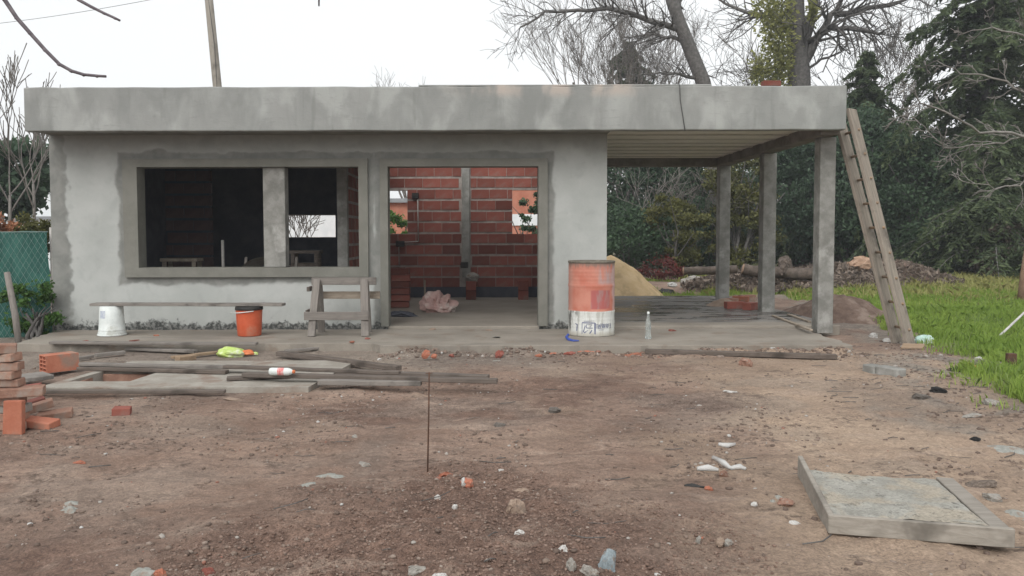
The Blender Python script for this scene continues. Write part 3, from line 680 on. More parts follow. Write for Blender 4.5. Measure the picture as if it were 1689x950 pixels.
# leaning trunk with long arching limbs to the left
def path_tree(name, label, Y, trunk_px, r0, r1, limbs, seed, mat, ground_px, twigs=3, cat='tree', Yj=1.0, tl=1.6):
    rng = random.Random(seed); b = at(ground_px, 400, Y=Y); bx = b.x; bz = g(bx, Y)
    root = empty(name, (bx, Y, bz)); tag(root, label, cat)
    off = Vector((bx, Y, bz))
    pts = [Vector((0, 0, -.1))] + [at(px, py, Y=Y) - off for px, py in trunk_px]
    n = len(pts); tr = MB(); tr.tube(pts, [r0 + (r1 - r0) * i / (n - 1) for i in range(n)], 9); tr.build('trunk', mat, root)
    cr = MB()
    for (lp, ra, dy) in limbs:
        q = [at(px, py, Y=Y + dy * Yj * i / max(1, len(lp) - 1)) - off for i, (px, py) in enumerate(lp)]
        fine = []
        for i in range(len(q) - 1):
            for k in range(3): fine.append(q[i].lerp(q[i + 1], k / 3) + Vector((rng.gauss(0, .03), rng.gauss(0, .03), rng.gauss(0, .03))))
        fine.append(q[-1]); rd = [ra * (1 - .75 * i / (len(fine) - 1)) for i in range(len(fine))]
        cr.tube(fine, rd, 6, cap=False)
        for i in range(1, len(fine)):
            for _ in range(twigs if i > 1 else 1):
                dd = (fine[i] - fine[i - 1]).normalized(); sd_ = Vector((rng.gauss(0, 1), rng.gauss(0, 1), rng.gauss(0, 1))).cross(dd).normalized()
                grow(cr, fine[i], dd * .7 + sd_ * .8, tl * rng.uniform(.3, 1), max(rd[i] * .4, .008), 2, rng, .7, .03, (2, 3), 3, 0.02, None, .007)
    cr.build('crown', mat, root)
    return root
path_tree('bare_tree', 'dark leaning bare trunk rising behind the roof with limbs arching left', 30, [(1185, 330), (1172, 190), (1160, 135), (1140, 85), (1122, 40), (1108, 0), (1095, -50)], .32, .20,
    [([(1120, 48), (1085, 38), (1040, 22), (1000, 15), (955, 16), (900, 20), (858, 45)], .12, -2), ([(1128, 70), (1100, 58), (1065, 58), (1030, 62)], .09, 1.5),
     ([(1150, 130), (1122, 122), (1090, 121), (1050, 125)], .07, -1), ([(1115, 20), (1122, 2), (1135, -30)], .1, 1), ([(1155, 120), (1180, 128), (1192, 105), (1200, 130)], .03, 1)], 44, 'bark_dark', 1192)
big = path_tree('bare_tree', 'big forked bare tree with yellow-green ivy on its left side, above the carport', 33, [(1318, 330), (1318, 130), (1316, 85), (1312, 45), (1312, 0), (1312, -50)], .52, .30,
    [([(1318, 90), (1332, 45), (1342, 15), (1352, -40)], .30, .5), ([(1322, 110), (1345, 70), (1365, 35), (1385, 5), (1395, -20)], .2, -1), ([(1350, 55), (1375, 46), (1398, 48), (1425, 50), (1448, 57), (1458, 50)], .14, -2),
     ([(1375, 24), (1410, 20), (1440, 12), (1480, 4), (1530, -6)], .14, -1), ([(1300, 50), (1275, 27), (1240, 24), (1205, 10), (1180, -5)], .14, 1), ([(1325, 120), (1355, 100), (1385, 85), (1400, 72)], .07, 1),
     ([(1395, 142), (1430, 144), (1470, 148)], .09, -2), ([(1400, 178), (1430, 165), (1470, 155)], .1, -2)], 45, 'bark_dark', 1320, 2, tl=1.9)
rngi = np.random.default_rng(46); oo = Vector(big.location); cl = []
for (px, py, s_) in ((1262, 10, .9), (1278, 28, 1.0), (1284, 60, .95), (1292, 80, .7), (1276, 95, .7), (1258, 118, .7), (1280, 122, .7), (1292, 5, .8), (1285, 150, .9), (1258, -20, .9), (1248, 118, .4), (1292, 110, .5), (1270, 45, .7), (1340, 20, .35), (1288, 40, .8)):
    p = at(px, py, Y=32.4) - oo; cl.append(np.array(p) + rngi.normal(size=(300, 3)) * np.array([.30, .3, .6]) * s_)
cl = np.concatenate(cl); leaf_cloud('ivy', cl, .15, 'leaf_yellow', big, 46, .6)
# pale bare branches reaching in from the right, nearer than the cedar
path_tree('bare_tree', 'pale bare branches reaching in from the right edge in front of the cedar', 15, [(1840, 380), (1830, 260), (1800, 150), (1780, 40), (1770, -60)], .16, .08,
    [([(1830, 270), (1760, 240), (1689, 226), (1620, 214), (1560, 190), (1520, 168), (1500, 140)], .035, -.6), ([(1689, 222), (1660, 235), (1600, 245), (1560, 243), (1530, 220), (1505, 190)], .018, .4),
     ([(1820, 210), (1760, 170), (1689, 150), (1640, 130), (1590, 120), (1545, 100)], .03, .6), ([(1840, 330), (1760, 310), (1689, 296), (1640, 312), (1600, 302)], .024, -.5),
     ([(1800, 150), (1740, 90), (1690, 60), (1640, 50), (1590, 55)], .03, .5)], 47, 'bark_pale', 1842, 1, Yj=1.0, tl=.42)
bare_tree('bare_tree', 'bare grey shrub tangle under the rear carport beam', 1150, 29, 4.6, .04, 48, 'bark', depth=3, spread=.9, trunk_frac=.2, limbs=6, limb_len=.4, minr=.007)
bare_tree('bare_tree', 'thin pale bare saplings behind the carport near the house wall', 1072, 28, 4.2, .03, 49, 'bark_pale', depth=2, spread=.8, trunk_frac=.5, limbs=5, limb_len=.35, minr=.007)
bare_tree('bare_tree', 'thicket of thin bare trunks behind the middle and front columns', 1262, 34.0, 8.5, .12, 50, 'bark', depth=3, spread=.4, trunk_frac=.5, limbs=7, limb_len=.4, minr=.011)
bare_tree('bare_tree', 'twiggy bare tree between roof corner and cedar', 1455, 36.0, 10.6, .16, 51, 'bark', depth=4, spread=.55, trunk_frac=.4, limbs=8, limb_len=.32, minr=.010)
# --- left side
bare_tree('bare_tree', 'bare pale tree standing right against the left end of the roof', 58, 17, 3.8, .045, 52, 'bark_pale', depth=2, spread=.4, trunk_frac=.7, limbs=5, limb_len=.36, minr=.008)
bare_tree('bare_tree', 'bare pale tree at the far left edge, leaning right', 8, 16, 4.3, .045, 53, 'bark_pale', lean=(.06, 0), depth=3, spread=.4, trunk_frac=.55, limbs=5, limb_len=.36, minr=.008)
shrub('palm_shrub', 'grey-green drooping shrub at the far left above the white house', 'shrub', 8, 21, 1.1, 4.1, 'leaf_teal', 5200, 54, .22, lo=.45)
shrub('far_tree', 'dark far tree behind the white house on the left', 'tree', 30, 38, 3.6, 4.9, 'leaf_teal', 4500, 55, .24)
# near tree outside the frame on the left: two twigs hang into view
rt_ = random.Random(60); nt_ = empty('overhanging_tree', (-4.6, 3.4, 0)); tag(nt_, 'young tree whose bare violet twigs hang into the top left corner', 'tree')
tr = MB(); tr.tube([(0, 0, -.1), (.05, .1, 1.5), (.2, .2, 2.8), (.5, .4, 3.6)], [.10, .08, .06, .035], 8); tr.build('trunk', 'bark_violet', nt_)
o_ = Vector((-4.6, 3.4, 0))
def twig(pxs, Y, r, start):
    q = [Vector(start)] + [at(px, py, Y=Y) - o_ for px, py in pxs]
    mb = MB(); mb.tube(q, [r * 1.8] + [r * (1.15 - .55 * i / len(pxs)) for i in range(len(pxs))], 7)
    for i in range(2, len(q) - 1): mb.lathe([(0, -r * .9), (r * 1.15, -r * .3), (r * 1.1, r * .4), (0, r * 1.0)], 7, True, Matrix.Translation(q[i] + Vector((0, 0, -r * .2))))
    mb.build('branch', 'bark_violet', nt_)
twig([(-20, -60), (8, 0), (28, 30), (50, 55), (75, 83), (98, 106), (118, 117), (138, 123), (160, 125), (175, 126)], 3.5, .0085, (.2, .2, 2.8))
twig([(90, -40), (130, 0), (150, 11), (172, 22), (190, 30), (198, 34)], 3.9, .0075, (.5, .4, 3.6))
twig([(400, -90), (520, -30), (526, -8), (526, 10)], 4.1, .0055, (.5, .4, 3.6))

# --- grass
def grass(name, label, n, xr, yr, mask, seed, mat, hmin, hmax, wd):
    rng = np.random.default_rng(seed); x = rng.uniform(*xr, n * 6); y = yr[0] + (yr[1] - yr[0]) * rng.uniform(0, 1, n * 6) ** 1.7
    keep = (np.abs(x) < .70 * y + .9) & (rng.uniform(0, 1, n * 6) < mask(x, y) * (.35 + 1.0 * fbm(x * 1.7, y * 1.7, seed))); x, y = x[keep][:n], y[keep][:n]
    m = len(x); z = gz(x, y, False); h = rng.uniform(hmin, hmax, m) * (.45 + 1.1 * fbm(x * 1.1, y * 1.1, seed + 3)) * (.6 + .4 * np.clip(mask(x, y), 0, 1)); a_ = rng.uniform(0, np.pi, m); wdt = wd * (.7 + y / 14)
    le = rng.normal(size=(m, 2)) * .45
    b0 = np.stack([x - np.cos(a_) * wdt, y - np.sin(a_) * wdt, z - .01], 1); b1 = np.stack([x + np.cos(a_) * wdt, y + np.sin(a_) * wdt, z - .01], 1)
    mid = np.stack([x + le[:, 0] * h * .35, y + le[:, 1] * h * .35, z + h * .62], 1); tip = np.stack([x + le[:, 0] * h, y + le[:, 1] * h, z + h * (1 - .25 * np.linalg.norm(le, axis=1).clip(0, 2))], 1)
    sd_ = np.stack([np.cos(a_) * wdt * .7, np.sin(a_) * wdt * .7, 0 * x], 1)
    v = np.stack([b0, b1, mid + sd_, tip, mid - sd_], 1).reshape(-1, 3); f = np.arange(5 * m).reshape(m, 5)
    tt = np.clip(.5 * rng.uniform(0, 1, m) + fbm(x * .8, y * .8, seed + 9) * 1.0 - .25, 0, 1)
    me = np_mesh(name, v, f, mat, None, np.repeat(tt, 5)); tag(me, label, 'grass', kind='stuff'); return me
grass('grass', 'lush green lawn grass to the right of the site', 190000, (3.5, 24), (5.5, 27), lawn_mask, 71, 'grass', .06, .17, .0036)
grass('dry_grass', 'yellowish longer grass tufts along the back of the lawn', 12000, (5, 24), (15, 27), lambda x, y: lawn_mask(x, y) * ss(y, 15, 21), 72, 'grass_dry', .12, .34, .008)

grass('weed_tufts', 'taller weed tufts scattered in the lawn and along its edge', 9000, (3.8, 20), (5.5, 22), lambda x, y: np.clip(lawn_mask(x, y) * 3, 0, 1) * ss(fbm(x * 2.6, y * 2.6, 57), .56, .64), 73, 'weeds', .10, .21, .0038)

# ------------------------------------------------------------------ things round the house
def heap(name, label, cat, cx, cy, rx, ry, h, mat, seed, group=None, rough=.18, n=64, m=18, power=1.3, bump_=0.05, sink=.06):
    rng = np.random.default_rng(seed); vs = []; z0 = g(cx, cy) if not (-6 < cx < 4.9 and 11 < cy < 17.2) else Z0
    for j in range(m + 1):
        r = j / m
        for k in range(n):
            a = 2 * math.pi * k / n; e = 1 + rough * (float(fbm(np.array(math.cos(a) * 1.6 + seed), np.array(math.sin(a) * 1.6 + 5), seed)) - .5) * 2
            x = math.cos(a) * rx * r * e; y = math.sin(a) * ry * r * e
            z = h * max(0, 1 - r ** power) ** 1.0 if power < 1.2 else h * (.5 + .5 * math.cos(math.pi * r)) if power < 1.4 else h * (1 - r) ** .9
            z += (float(fbm(np.array(x * 3 + seed), np.array(y * 3), seed + 3)) - .5) * bump_ * 2 * (1 - r * .6) - sink * r
            vs.append((x, y, z))
    fs = [(j * n + k, (j + 1) * n + k, (j + 1) * n + (k + 1) % n, j * n + (k + 1) % n) for j in range(m) for k in range(n)]
    mb = MB(); mb.add(vs, fs, True); o = mb.build(name, mat); o.location = (cx, cy, z0); return tag(o, label, cat, group)

def rock_mesh(seed, sub=2, rough=.35, flat=1.0, name='rock'):
    bm = bmesh.new(); bmesh.ops.create_icosphere(bm, subdivisions=sub, radius=.5); rng = random.Random(seed)
    pl = [(Vector((rng.gauss(0, 1), rng.gauss(0, 1), rng.gauss(0, 1))).normalized(), rng.uniform(.22, .42)) for _ in range(7)]
    for v in bm.verts:
        for nn, d in pl:
            e = v.co.dot(nn) - d
            if e > 0: v.co -= nn * e
        v.co += Vector((rng.gauss(0, 1), rng.gauss(0, 1), rng.gauss(0, 1))) * .03 * rough / .35
        v.co.z *= flat
    me = bpy.data.meshes.new(name); bm.to_mesh(me); bm.free(); return me
ROCKS = [rock_mesh(i, 2, .35) for i in range(6)]
def chunk(name, label, cat, loc, size, mat, seed=0, group=None, sink=.25, rz=None):
    rng = random.Random(seed); me = rock_mesh(seed + 100, 3, .42, 1.0, name); me.materials.append(M[mat])
    o = bpy.data.objects.new(name, me); o.scale = size; o.location = Vector(loc) + Vector((0, 0, size[2] * (.38 - sink))); o.rotation_euler = (rng.uniform(-.15, .15), rng.uniform(-.15, .15), rng.uniform(0, 6) if rz is None else rz)
    link(o); return tag(o, label, cat, group)
def plank(name, label, cat, p, q, wd, th, mat, lift=0.0, group=None, seed=0, base=None, tilt=0.0):
    """a sawn board from p to q (ground points), lying flat"""
    p = Vector(p); q = Vector(q); d = q - p; L = d.length; rng = random.Random(seed); n = 8; mb = MB(); vs = []
    for i in range(n + 1):
        x = -L / 2 + L * i / n; e = rng.uniform(-.003, .003); bow = .006 * math.sin(i / n * 3.1 + seed); c = 1 if 0 < i < n else .97
        for (yy, zz) in ((-wd / 2, 0), (wd / 2, 0), (wd / 2, th), (-wd / 2, th)): vs.append((x, yy * c + e + bow, zz + e * .5))
    fs = [(i * 4 + k, i * 4 + (k + 1) % 4, (i + 1) * 4 + (k + 1) % 4, (i + 1) * 4 + k) for i in range(n) for k in range(4)] + [(3, 2, 1, 0), (n * 4, n * 4 + 1, n * 4 + 2, n * 4 + 3)]
    mb.add(vs, fs); o = mb.build(name, mat, None, min(.004, th * .2)); mid = (p + q) / 2
    o.location = mid + Vector((0, 0, lift)); o.rotation_euler = Vector((d.x, d.y, d.z)).to_track_quat('X', 'Z').to_euler()
    if tilt: o.rotation_euler.rotate_axis('X', tilt)
    bm = bmesh.new(); bm.from_mesh(o.data); bmesh.ops.recalc_face_normals(bm, faces=bm.faces); bm.to_mesh(o.data); bm.free()
    return tag(o, label, cat, group)

# --- oil drum
def drum():
    c = at(976, 552, Z=ZA); root = empty('oil_drum', (c.x, c.y + .05, ZA)); tag(root, 'battered orange, red and white steel drum standing by the doorway', 'drum')
    r = .307; H_ = .985
    t = NT('drum_paint'); p = t.sep(); n = t.noise(4, 5, .6); f = t.noise(40, 4, .7); st = t.noise(6, 5, .6, .3, t.map((3, 3, .5)))
    z1 = t.math('ADD', p[2], t.math('MULTIPLY', t.math('SUBTRACT', n, .5), .02))
    red = t.mix(t.step(n, .35, .65), (.47, .155, .105), (.53, .225, .165))
    patch = t.math('MULTIPLY', t.step(p[0], -.06, -.03), t.math('MULTIPLY', t.step(p[0], .225, .2), t.math('MULTIPLY', t.step(z1, .36, .375), t.step(z1, .62, .60))))
    red = t.mix(patch, red, t.mix(t.step(st, .5, .62), (.40, .115, .105), (.36, .19, .18)))
    fade = t.math('MULTIPLY', t.step(p[0], -.02, .12), t.step(z1, .66, .72)); red = t.mix(t.math('MULTIPLY', fade, t.step(st, .38, .58)), red, (.42, .29, .27))
    edge = t.step(t.math('ADD', p[0], t.math('MULTIPLY', t.math('SUBTRACT', n, .5), .12)), .235, .27); red = t.mix(t.math('MULTIPLY', edge, .8), red, (.5, .36, .34))
    edge2 = t.step(p[0], -.245, -.29); red = t.mix(t.math('MULTIPLY', edge2, .5), red, (.5, .3, .25))
    wh = t.mix(t.step(st, .45, .65), (.66, .67, .64), (.50, .50, .46)); wh = t.mix(t.math('MULTIPLY', t.step(z1, .1, .02), .7), wh, (.33, .3, .24))
    wh = t.mix(t.math('MULTIPLY', t.step(p[0], -.17, -.25), t.step(st, .45, .55)), wh, (.16, .16, .15))
    c_ = t.mix(t.step(z1, .330, .338), wh, red)
    drip = t.math('MULTIPLY', t.step(t.math('ADD', p[2], t.math('MULTIPLY', st, .2)), .99, 1.06), .9); c_ = t.mix(drip, c_, (.20, .15, .12))
    c_ = t.mix(t.math('MULTIPLY', t.step(f, .62, .7), .6), c_, (.3, .24, .2))
    t.bump(st, .15, .01); M['drum'] = t.done(c_, .55)
    prof = [(r * .965, 0), (r * 1.0, .003), (r * 1.012, .012), (r, .025)]
    for zb in (.325, .665):
        prof += [(r, zb - .03), (r * 1.004, zb - .018), (r * 1.022, zb), (r * 1.004, zb + .018), (r, zb + .03)]
    for zb in (.10, .15, .20, .25, .73, .78, .83, .88):
        prof += [(r, zb - .012), (r * .993, zb), (r, zb + .012)]
    prof = prof[:4] + sorted(prof[4:], key=lambda a: a[1]) + [(r, H_ - .02), (r * 1.0, H_)]
    MB().lathe(prof, 64).build('body', 'drum', root)
    lid = MB().lathe([(r * 1.0, H_ - .022), (r * 1.025, H_ - .018), (r * 1.025, H_ + .004), (r * 1.0, H_ + .008), (r * .97, H_ + .004), (r * .965, H_ - .012), (r * .5, H_ - .012), (0.0, H_ - .012)], 64).build('rim', 'rust_rim', root)
    # faded blue stencil: a square emblem and a line of worn letters, on the curve of the shell
    def stroke(mb, x0, z0, x1, z1, wd):
        for k in range(4):
            a0 = k / 4; a1 = (k + 1) / 4; q = []
            for (aa, s_) in ((a0, -1), (a1, -1), (a1, 1), (a0, 1)):
                x = x0 + (x1 - x0) * aa; z = z0 + (z1 - z0) * aa; dx, dz = x1 - x0, z1 - z0; l = math.hypot(dx, dz); x += -dz / l * wd * .5 * s_; z += dx / l * wd * .5 * s_
                q.append((x, -math.sqrt((r * 1.004) ** 2 - x * x), z))
            mb.add(q, [(0, 1, 2, 3)])
    mb = MB(); X0, X1, Za, Zb = -.155, .01, .035, .185
    for s_ in ((X0, Zb, X1, Zb, .014), (X0, Za, X0, Zb, .008), (X1, Za, X1, Zb, .022), (X0 + .02, .205, X1 - .01, .212, .006), (-.10, .118, -.02, .118, .010), (-.10, .118, -.10, .165, .008), (-.10, .165, -.03, .165, .006), (-.055, .13, -.035, .16, .007), (-.14, .06, -.115, .15, .012), (-.13, .05, -.08, .09, .012), (-.06, .045, -.03, .09, .014)): stroke(mb, *s_)
    x = .028; rr = random.Random(4)                      # worn lettering, no longer legible in the photograph
    for k in range(8):
        w2 = .017; b, tp = .112, .165
        for s_ in rr.sample([(x, b, x, tp), (x + w2, b, x + w2, tp), (x, tp, x + w2, tp), (x, b, x + w2, b), (x, (b + tp) / 2, x + w2, (b + tp) / 2), (x, b, x + w2, tp)], 4): stroke(mb, *s_, .006)
        x += .0262
    stroke(mb, .08, .180, .12, .180, .006); stroke(mb, .06, .092, .13, .092, .005)
    for s_ in ((-.235, .17, -.21, .15, .012), (-.22, .07, -.215, .15, .012)): stroke(mb, *s_)
    mb.build('stencil_mark', 'stencil', root)['kind'] = 'stuff'
M['rust_rim'] = mat_rough('rusty_rim', (.13, .115, .09), (.2, .18, .15), 12, .8, .3)
M['stencil'] = mat_rough('faded_blue_paint', (.10, .12, .22), (.19, .2, .28), 30, .8, .05, .002, 90, (.36, .37, .38), 22)
drum()

# --- bottle on the apron
c = at(1069, 559, Z=ZA); bt = empty('glass_bottle', (c.x, c.y, ZA)); tag(bt, 'clear glass bottle standing on the apron right of the drum', 'bottle')
MB().lathe([(0, .004), (.036, .004), (.042, .012), (.040, .05), (.031, .09), (.036, .13), (.037, .18), (.033, .22), (.018, .27), (.0145, .30), (.0145, .325)], 20).build('body', 'glass', bt)
MB().lathe([(.0165, .322), (.017, .345), (.012, .352), (0, .352)], 14).build('cap', 'white_plastic', bt)
# --- blue strap by the drum
mb = MB(); q = [at(px, py, Z=ZA + z) for px, py, z in ((938, 551, .07), (934, 556, .03), (938, 560, .012), (946, 562, .01), (955, 562, .01))]; mb.tube(q, [.016, .018, .02, .016, .008], 7)
tag(mb.build('strap', 'blue'), 'crumpled blue strap lying at the foot of the drum', 'strap')

# --- buckets and the plank bench
c = at(184, 553, Z=ZA); b = empty('bucket', (c.x, 10.98, ZA)); tag(b, 'white plastic bucket turned upside down, holding up the bench plank', 'bucket')
MB().lathe([(.165, 0), (.188, .004), (.186, .02), (.176, .026), (.180, .034), (.172, .05), (.168, .07), (.172, .078), (.166, .086), (.160, .18), (.148, .39), (.138, .398), (0, .398)], 36).build('body', 'white_plastic', b)
mb = MB()
for k in range(8):
    a0 = R(-128 + k * 4); a1 = R(-128 + (k + 1) * 4); rr = lambda z: .1605 - (z - .18) * .0571 + .0012
    mb.add([(rr(z) * math.cos(a_), rr(z) * math.sin(a_), z) for a_, z in ((a0, .24), (a1, .24), (a1, .34), (a0, .34))], [(0, 1, 2, 3)])
mb.build('printed_label', mat_rough('faded_print', (.38, .43, .52), (.55, .58, .62), 30, .7, .02), b)
c = at(408, 555, Z=ZA); b = empty('bucket', (c.x, 10.90, ZA)); tag(b, 'orange plastic bucket with dark rim holding up the right end of the bench plank', 'bucket')
MB().lathe([(0, .003), (.148, .003), (.155, .012), (.166, .2), (.174, .345), (.176, .35)], 36).build('body', 'orange_plastic', b)
MB().lathe([(.174, .348), (.183, .35), (.183, .372), (.178, .388), (.176, .395), (.165, .395), (.16, .35)], 36).build('rim', 'black', b)
mb = MB(); mb.tube([(.185 * math.cos(a_), .185 * math.sin(a_), .33 + .02 * math.cos(a_ * 1.0)) for a_ in [R(200 + 8 * k) for k in range(14)]], .006, 6); mb.tube([(-.235, -.06, .315), (-.17, -.08, .318)], .006, 6); mb.build('handle', 'white_plastic', b)
plank('bench_plank', 'long weathered plank laid as a bench across the two buckets', 'plank', (-5.31, 10.98, ZA + .401), (-2.72, 10.90, ZA + .399), .19, .036, 'wood', seed=3)

# --- sawhorse
sh = empty('sawhorse', (-1.97, 11.02, ZA)); tag(sh, 'rough grey timber sawhorse standing between window and doorway', 'sawhorse')
def bar(name, p, q, w_, d_, mat, parent):
    p = Vector(p); q = Vector(q); dd = q - p; L = dd.length
    o = MB().box((-w_ / 2, -d_ / 2, -L / 2), (w_ / 2, d_ / 2, L / 2)).build(name, mat, parent, .004); o.location = (p + q) / 2; o.rotation_euler = dd.to_track_quat('Z', 'Y').to_euler(); return o
for sx in (-.34, .33):
    for sy in (-1, 1):
        bar('leg', (sx * (1.06 if sy < 0 else .96), sy * .25, .0), (sx + (.02 if sx < 0 else -.02), sy * .045, .745), .10, .045, 'woodz', sh)
o = MB().box((-.42, -.022, -.05), (.45, .022, .05)).build('top_beam', 'wood', sh, .004); o.location = (.02, 0, .72)
o = MB().box((-.32, -.02, -.05), (.50, .02, .05)).build('rail', 'wood_light', sh, .004); o.location = (.0, .15, .52); 
o = MB().box((-.46, -.02, -.055), (.40, .02, .055)).build('rail', 'wood', sh, .004); o.location = (0, -.215, .27)
for z_, x_ in ((.62, -.42), (.31, -.44)):
    o = MB().box((-.02, -.14, -.03), (.02, .14, .03)).build('cleat', 'wood_dark', sh, .003); o.location = (x_, 0, z_)
# --- ladder: two plank rails with cut rungs, leaning on the roof corner
ld = empty('ladder', (5.5, 10.6, 0)); tag(ld, 'home-made timber ladder leaning against the right corner of the roof', 'ladder')
zf = g(5.5, 10.5); lo_ = Vector((5.5, 10.6, 0))
def on_line(a, b, za, zb): d = b - a; return a + d * ((za - a.z) / d.z) - lo_, a + d * ((zb - a.z) / d.z) - lo_
ra0, ra1 = on_line(at(1500, 565, Y=10.47), at(1406, 190, Y=11.12), zf - .01, 3.12)
rb0, rb1 = on_line(at(1478, 558, Y=10.85), at(1390, 218, Y=11.55), zf - .01, 3.12)
for k, (p, q) in enumerate(((ra0, ra1), (rb0, rb1))): bar('rail', p, q, .205, .05, 'ladder', ld)
for k in range(9):
    f = .07 + k * .105; p = ra0.lerp(ra1, f); q = rb0.lerp(rb1, f); d = (q - p); ext = d.normalized() * .03
    for s_ in (.03,):
        mb = MB(); mb.tube([p - ext + Vector((s_, 0, 0)), q + ext + Vector((s_, 0, 0))], .018, 7); mb.build('rung', 'wood_brown', ld)

# --- green cloth fence on the left with its plants
fn = empty('mesh_fence', (-6.55, 11.62, 0)); tag(fn, 'green shade-cloth and wire-mesh fence left of the house', 'fence')
nn = 40; vs = []; 
for j in range(9):
    for i in range(nn + 1):
        x = -3.2 + 3.53 * i / nn; z = -.05 + 1.55 * j / 8; vs.append((x, .035 * math.sin(i * 1.3 + j * .4) + .02 * math.sin(j * 1.1 + i * .7), z + .012 * math.sin(i * .9)))
mb = MB(); mb.add(vs, [(j * (nn + 1) + i, j * (nn + 1) + i + 1, (j + 1) * (nn + 1) + i + 1, (j + 1) * (nn + 1) + i) for j in range(8) for i in range(nn)], True)
mb.build('shade_cloth', 'fence_cloth', fn)
mb = MB(); sp = .085; x = -3.2
while x < .33 + 1.5:
    for sgn in (1, -1):
        x0, z0 = (x, 0) ; x1, z1 = (x - 1.5 * .62, 1.5)
        if sgn < 0: x0, x1 = x - 1.5 * .62, x
        q0 = Vector((x0, -.065, z0)); q1 = Vector((x1, -.065, z1))
        def clip(a_, b_):
            lo, hi = 0., 1.
            for (lim, s_) in ((-3.2, 1), (.33, -1)):
                da = (a_.x - lim) * s_; db = (b_.x - lim) * s_
                if da < 0 and db < 0: return None
                if da < 0: lo = max(lo, da / (da - db))
                elif db < 0: hi = min(hi, da / (da - db))
            return (a_.lerp(b_, lo), a_.lerp(b_, hi)) if hi > lo else None
        cp = clip(q0, q1)
        if cp: mb.tube(cp, .0022, 3, cap=False)
    x += sp
o = mb.build('wire_mesh', 'wire', fn); o['kind'] = 'stuff'
for x_ in (.34, -1.4, -3.1): MB().tube([(x_, .05, -.1), (x_, .05, 1.56)], .024, 8).build('post', 'conduit', fn)
MB().tube([(-3.2, -.03, 1.49), (.34, -.03, 1.495)], .006, 5).build('top_wire', 'wire', fn)
shrub('climbing_plant', 'bright green leafy plant growing up the foot of the fence', 'plant', 52, 11.35, .42, .78, 'leaf_vine', 2600, 81, .06, z0=.0, depth=.16)
shrub('clipped_shrub', 'small green shrub showing over the top of the fence beside the house', 'shrub', 58, 12.4, .38, 1.78, 'leaf_olive', 3200, 82, .05, lo=.6)
shrub('rusty_shrub', 'rust-brown dry shrub showing over the fence at the left edge', 'shrub', 8, 12.6, .42, 1.74, 'leaf_rust', 3200, 83, .06, lo=.6)
p0 = at(32, 572, Z=.02); mb = MB(); mb.tube([(0, 0, -.05), (-.07, .05, .4), (-.20, .12, .95)], [.04, .042, .038], 8); o = mb.build('leaning_post', 'woodz'); o.location = (p0.x, p0.y, .02); tag(o, 'weathered round post leaning left in front of the green fence', 'post')
# --- neighbour's white house beyond the fence
nh = empty('white_house', (-17.4, 27, 0)); tag(nh, 'low white house beyond the fence on the left', 'house')
MB().box((-3, 0, -.2), (4.2, 4, 1.95)).build('wall', 'housewhite', nh); MB().box((-3, 1.2, 1.951), (3.1, 4, 2.95)).build('upper_wall', 'housewhite', nh)
MB().box((-3.1, -.12, 1.952), (3.2, 1.19, 2.06)).build('roof_edge', 'roofgrey', nh)
MB().box((-2.2, -.03, .6), (-1.2, .02, 1.5)).build('window', 'black', nh)
# behind the house: what shows through the rear window holes
nb = empty('brick_house', (-2.2, 30, 0)); tag(nb, 'orange brick house glimpsed through the rear window holes', 'house')
MB().box((-2.2, 0, -.1), (.55, 3, 2.6)).build('wall', 'redtile', nb); MB().box((2.9, -1, -.1), (5.6, 3, 3.6)).build('wall', 'redtile', nb)
MB().box((2.88, -1.04, 1.75), (5.62, -1.001, 2.15)).build('band', 'housewhite', nb); MB().box((-2.3, -.2, 2.601), (.7, 3.2, 2.75)).build('roof', 'roofgrey', nb)
shrub('back_tree', 'green shrub glimpsed through the right rear window hole', 'shrub', 878, 22, .42, 2.7, 'leaf_dark', 4000, 85, .09)
shrub('back_shrub', 'green shrub glimpsed through the left rear window hole', 'shrub', 648, 21, .55, 2.25, 'leaf_vine', 3500, 86, .09)
wl = empty('white_wall', (-7.4, 33, 0)); tag(wl, 'pale boundary wall seen through the small high rear window', 'wall'); MB().box((-4, 0, -.1), (3.2, .2, 2.4)).build('panel', 'housewhite', wl); MB().box((-4.05, -.05, 2.401), (3.25, .25, 2.48)).build('coping', 'concrete', wl)
bare_tree('bare_tree', 'small bare tree seen through the high rear window', 488, 26, 2.9, .05, 87, 'bark', depth=3, trunk_frac=.4, limbs=6, minr=.01)
sh2 = empty('metal_shed', (12.2, 42, 0)); tag(sh2, 'pale sheet-metal shed glimpsed through the shrubs behind the carport', 'shed')
MB().box((-1.5, 0, 0), (.2, 2, 3.1)).build('wall', 'shed', sh2); MB().box((-1.7, -.2, 3.101), (.4, 2.2, 3.25)).build('roof', 'shed', sh2)
# --- utility pole and its wire
up_ = empty('utility_pole', (-6.3, 20, 0)); tag(up_, 'tall timber utility pole leaning slightly behind the roof', 'pole')
q0 = at(359, 141, Y=20); q1 = at(345, 0, Y=20); d = (q1 - q0); base = q0 - d * (q0.z / d.z); up_.location = (base.x, 20, 0)
tp = base + d * (9.2 / d.z); mb = MB(); mb.tube([Vector((0, 0, -.3)), tp - base], [.125, .09], 12); mb.build('shaft', 'pole', up_)
mb = MB(); mb.tube([(tp - base) * (k_ / 9.2) + Vector((.05 * math.sin(k_ * 1.3), -.118 + .004 * k_, 0)) for k_ in (3, 4, 5, 6, 7, 8)], .008, 5); mb.build('ground_cable', 'cable', up_)
mb = MB(); w0 = at(-40, 43, Y=22); w1 = at(262, -3, Y=20.2); mb.tube([w0.lerp(w1, k / 10) - Vector((0, 0, .05 * math.sin(math.pi * k / 10))) for k in range(11)] + [tp], .006, 4)
tag(mb.build('overhead_wire', 'cable'), 'thin overhead wire running to the utility pole at upper left', 'wire')
